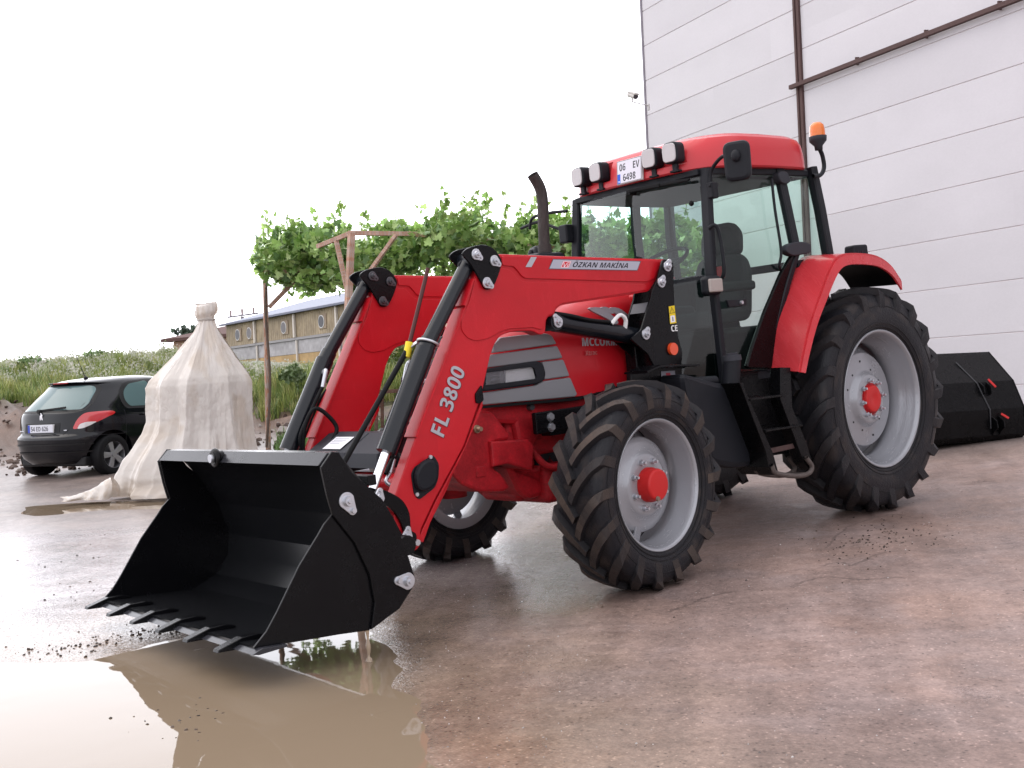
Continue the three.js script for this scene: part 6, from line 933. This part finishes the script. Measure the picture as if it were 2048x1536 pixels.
    foliage('crown', n, (i) => { const c = cl[i % cl.length]; let a, b, d; do { a = rr(-1, 1); b = rr(-1, 1); d = rr(-1, 1); } while (a * a + b * b + d * d > 1); return [c[0] + a * c[3], c[1] + b * c[3], c[2] + d * c[3]]; }, lf, cols, leafMat, g); };
  tree('leafy_tree', 'dusky green tree behind the exhaust pipe beside the cab', 24, 1.15, 3.1, 1.2, [[0.06, 0.13, 0.06], [0.09, 0.17, 0.08]], 3500);
  tree('conifer', 'small dark tree top peeping over the house roof', 108, -31.5, 4.9, 1.2, [[0.05, 0.08, 0.05]], 900, 0.45);
}
// ---------------------------------------------------------------- scrap, rubble and grit
{
  const r = group('scrap_rack'); const [x, z] = fromDS(13.4, -1.36); r.position.set(x, groundAt(x, z), z); r.rotation.y = 0.9; tag(r, 'rusty angle iron rack standing behind the loader arms', 'rack');
  for (const [a, b] of [[-0.45, -0.3], [0.45, -0.3], [-0.45, 0.3], [0.45, 0.3]]) obj('leg', bar([a, 0, b], [a * 0.85, 0.98, b * 0.85], 0.04, 0.04), rust, r);
  obj('top_frame', [bar([-0.5, 0.98, -0.3], [0.5, 0.98, -0.3], 0.045, 0.045), bar([-0.5, 0.98, 0.3], [0.5, 0.98, 0.3], 0.045, 0.045), bar([-0.5, 0.98, -0.3], [-0.5, 0.98, 0.3], 0.045, 0.045), bar([0.5, 0.98, -0.3], [0.5, 0.98, 0.3], 0.045, 0.045)], rust, r);
  obj('sloping_bar', [bar([-0.5, 1.02, 0.2], [0.75, 1.36, 0.2], 0.035, 0.035), ...[0, 1, 2, 3, 4].map((k) => bar([-0.3 + 0.22 * k, 0.99, 0.2], [-0.28 + 0.22 * k, 1.08 + 0.06 * k, 0.2], 0.02, 0.02))], rust, r);
  const s = group('scrap_pile'); const q = fromDS(12.6, -1.62); s.position.set(q[0], groundAt(q[0], q[1]), q[1]); tag(s, 'heap of grey scrap tubes lying behind the loader', 'scrap');
  for (let k = 0; k < 6; k++) obj('tube', cyl([rr(-0.8, -0.4), 0.08 + 0.07 * k, rr(-0.2, 0.2)], [rr(0.5, 0.9), 0.06 + 0.07 * k + rr(-0.03, 0.08), rr(-0.2, 0.2)], 0.03, 0.03, 10), k % 2 ? M.zinc : rust, s);
  obj('ring', new THREE.TorusGeometry(0.28, 0.02, 8, 40).translate(-0.2, 0.28, 0.25), M.zinc, s);
}
{
  const stone = new THREE.IcosahedronGeometry(1, 1); { const p = stone.attributes.position; for (let i = 0; i < p.count; i++) { const k = 0.75 + 0.5 * vn(p.getX(i) * 2.1 + 9, p.getY(i) * 2.1 + p.getZ(i) * 3 + 4); p.setXYZ(i, p.getX(i) * k, p.getY(i) * k * 0.7, p.getZ(i) * k); } stone.computeVertexNormals(); }
  const scatter = (name, label, cat, P, cols, mat, sz) => { const im = new THREE.InstancedMesh(stone, mat, P.length), m = new THREE.Matrix4(), q = new THREE.Quaternion(), c = new THREE.Color(); P.forEach((p, i) => { const s = sz(i); q.setFromEuler(new THREE.Euler(rr(0, 6), rr(0, 6), rr(0, 6))); m.compose(V3(p[0], p[1], p[2]), q, V3(s * rr(0.7, 1.3), s * rr(0.6, 1), s * rr(0.7, 1.3))); im.setMatrixAt(i, m); const k = cols[Math.floor(rnd() * cols.length)], b = rr(0.7, 1.25); im.setColorAt(i, c.setRGB(k[0] * b, k[1] * b, k[2] * b)); }); im.name = name; im.castShadow = im.receiveShadow = true; scene.add(im); tag(im, label, cat, null, 'stuff'); };
  const at = (x, z, d = 0) => [x, groundAt(x, z) + d, z], mat = std(rgb(1, 1, 1), 0.8), wetM = std(rgb(1, 1, 1), 0.4);
  const P1 = []; while (P1.length < 5200) { const x = rr(-7, 2.5), z = rr(-2, 5); if (sdPoly(POND, x, z) > 0.02) P1.push(at(x, z, -0.001)); }
  scatter('grit', 'fine pale grit scattered over the wet asphalt', 'grit', P1, [[0.30, 0.27, 0.26], [0.20, 0.17, 0.16], [0.45, 0.43, 0.42], [0.10, 0.085, 0.08]], wetM, () => rr(0.0016, 0.0048));
  const P2 = []; for (const [cx, cz, n, rx, rz] of [[-1.05, 1.55, 110, 0.5, 0.25], [-0.6, 1.2, 50, 0.5, 0.3], [-5.0, -0.55, 150, 0.6, 0.14], [-5.5, -0.7, 20, 0.6, 0.3], [-2.4, 1.8, 14, 1.0, 0.6], [-4.5, -3.0, 90, 2, 1.5]]) for (let k = 0; k < n; k++) { const x = cx + (rnd() + rnd() - 1) * rx * 1.4, z = cz + (rnd() + rnd() - 1) * rz * 1.4; P2.push(at(x, z, 0)); }
  { const [cx, cz] = [-5.573,1.084]; for (let k = 0; k < 26; k++) { const x = cx + (rnd() + rnd() + rnd() - 1.5) * 0.22, z = cz + (rnd() + rnd() + rnd() - 1.5) * 0.3; P2.push([x, WATER - 0.001, z]); } }
  scatter('mud_crumbs', 'dark crumbs of mud dropped on the yard', 'mud', P2, [[0.05, 0.035, 0.028], [0.08, 0.055, 0.04], [0.03, 0.022, 0.02]], wetM, () => rr(0.003, 0.010));
  const P3 = []; while (P3.length < 1300) { const D = rr(17, 25), S = rr(-13, 4) * D / 25, [x, z] = fromDS(D, S); P3.push(at(x, z, 0.01)); }
  scatter('rubble', 'brown clods and rubble strewn over the earth bank', 'rubble', P3, [[0.10, 0.068, 0.055], [0.13, 0.095, 0.08], [0.26, 0.23, 0.21], [0.07, 0.046, 0.038]], mat, () => rr(0.015, 0.065) * (rnd() < 0.05 ? 2.4 : 1));
  const slabs = [[20.5, -4.25, 0.45, 'pale broken concrete slab on the soil right of the pergola post'], [21.2, -3.4, 0.32, 'small broken concrete block on the soil beyond the pergola post']];
  for (const [D, S, s, l] of slabs) { const [x, z] = fromDS(D, S); const o = obj('concrete_slab', plate(roundPoly([[-0.5, -0.3], [0.4, -0.35], [0.55, 0.1], [0.1, 0.35], [-0.45, 0.25]], 0.05), 0, 0.25, 0.02).rotateX(-1.1).scale(s, s, s), std(rgb(0.34, 0.31, 0.29), 0.85, { bumpMap: T_fine, bumpScale: 0.01 })); o.position.set(x, groundAt(x, z) + 0.02, z); o.rotation.y = D; tag(o, l, 'rubble'); }
}
renderer.render(scene, camera);
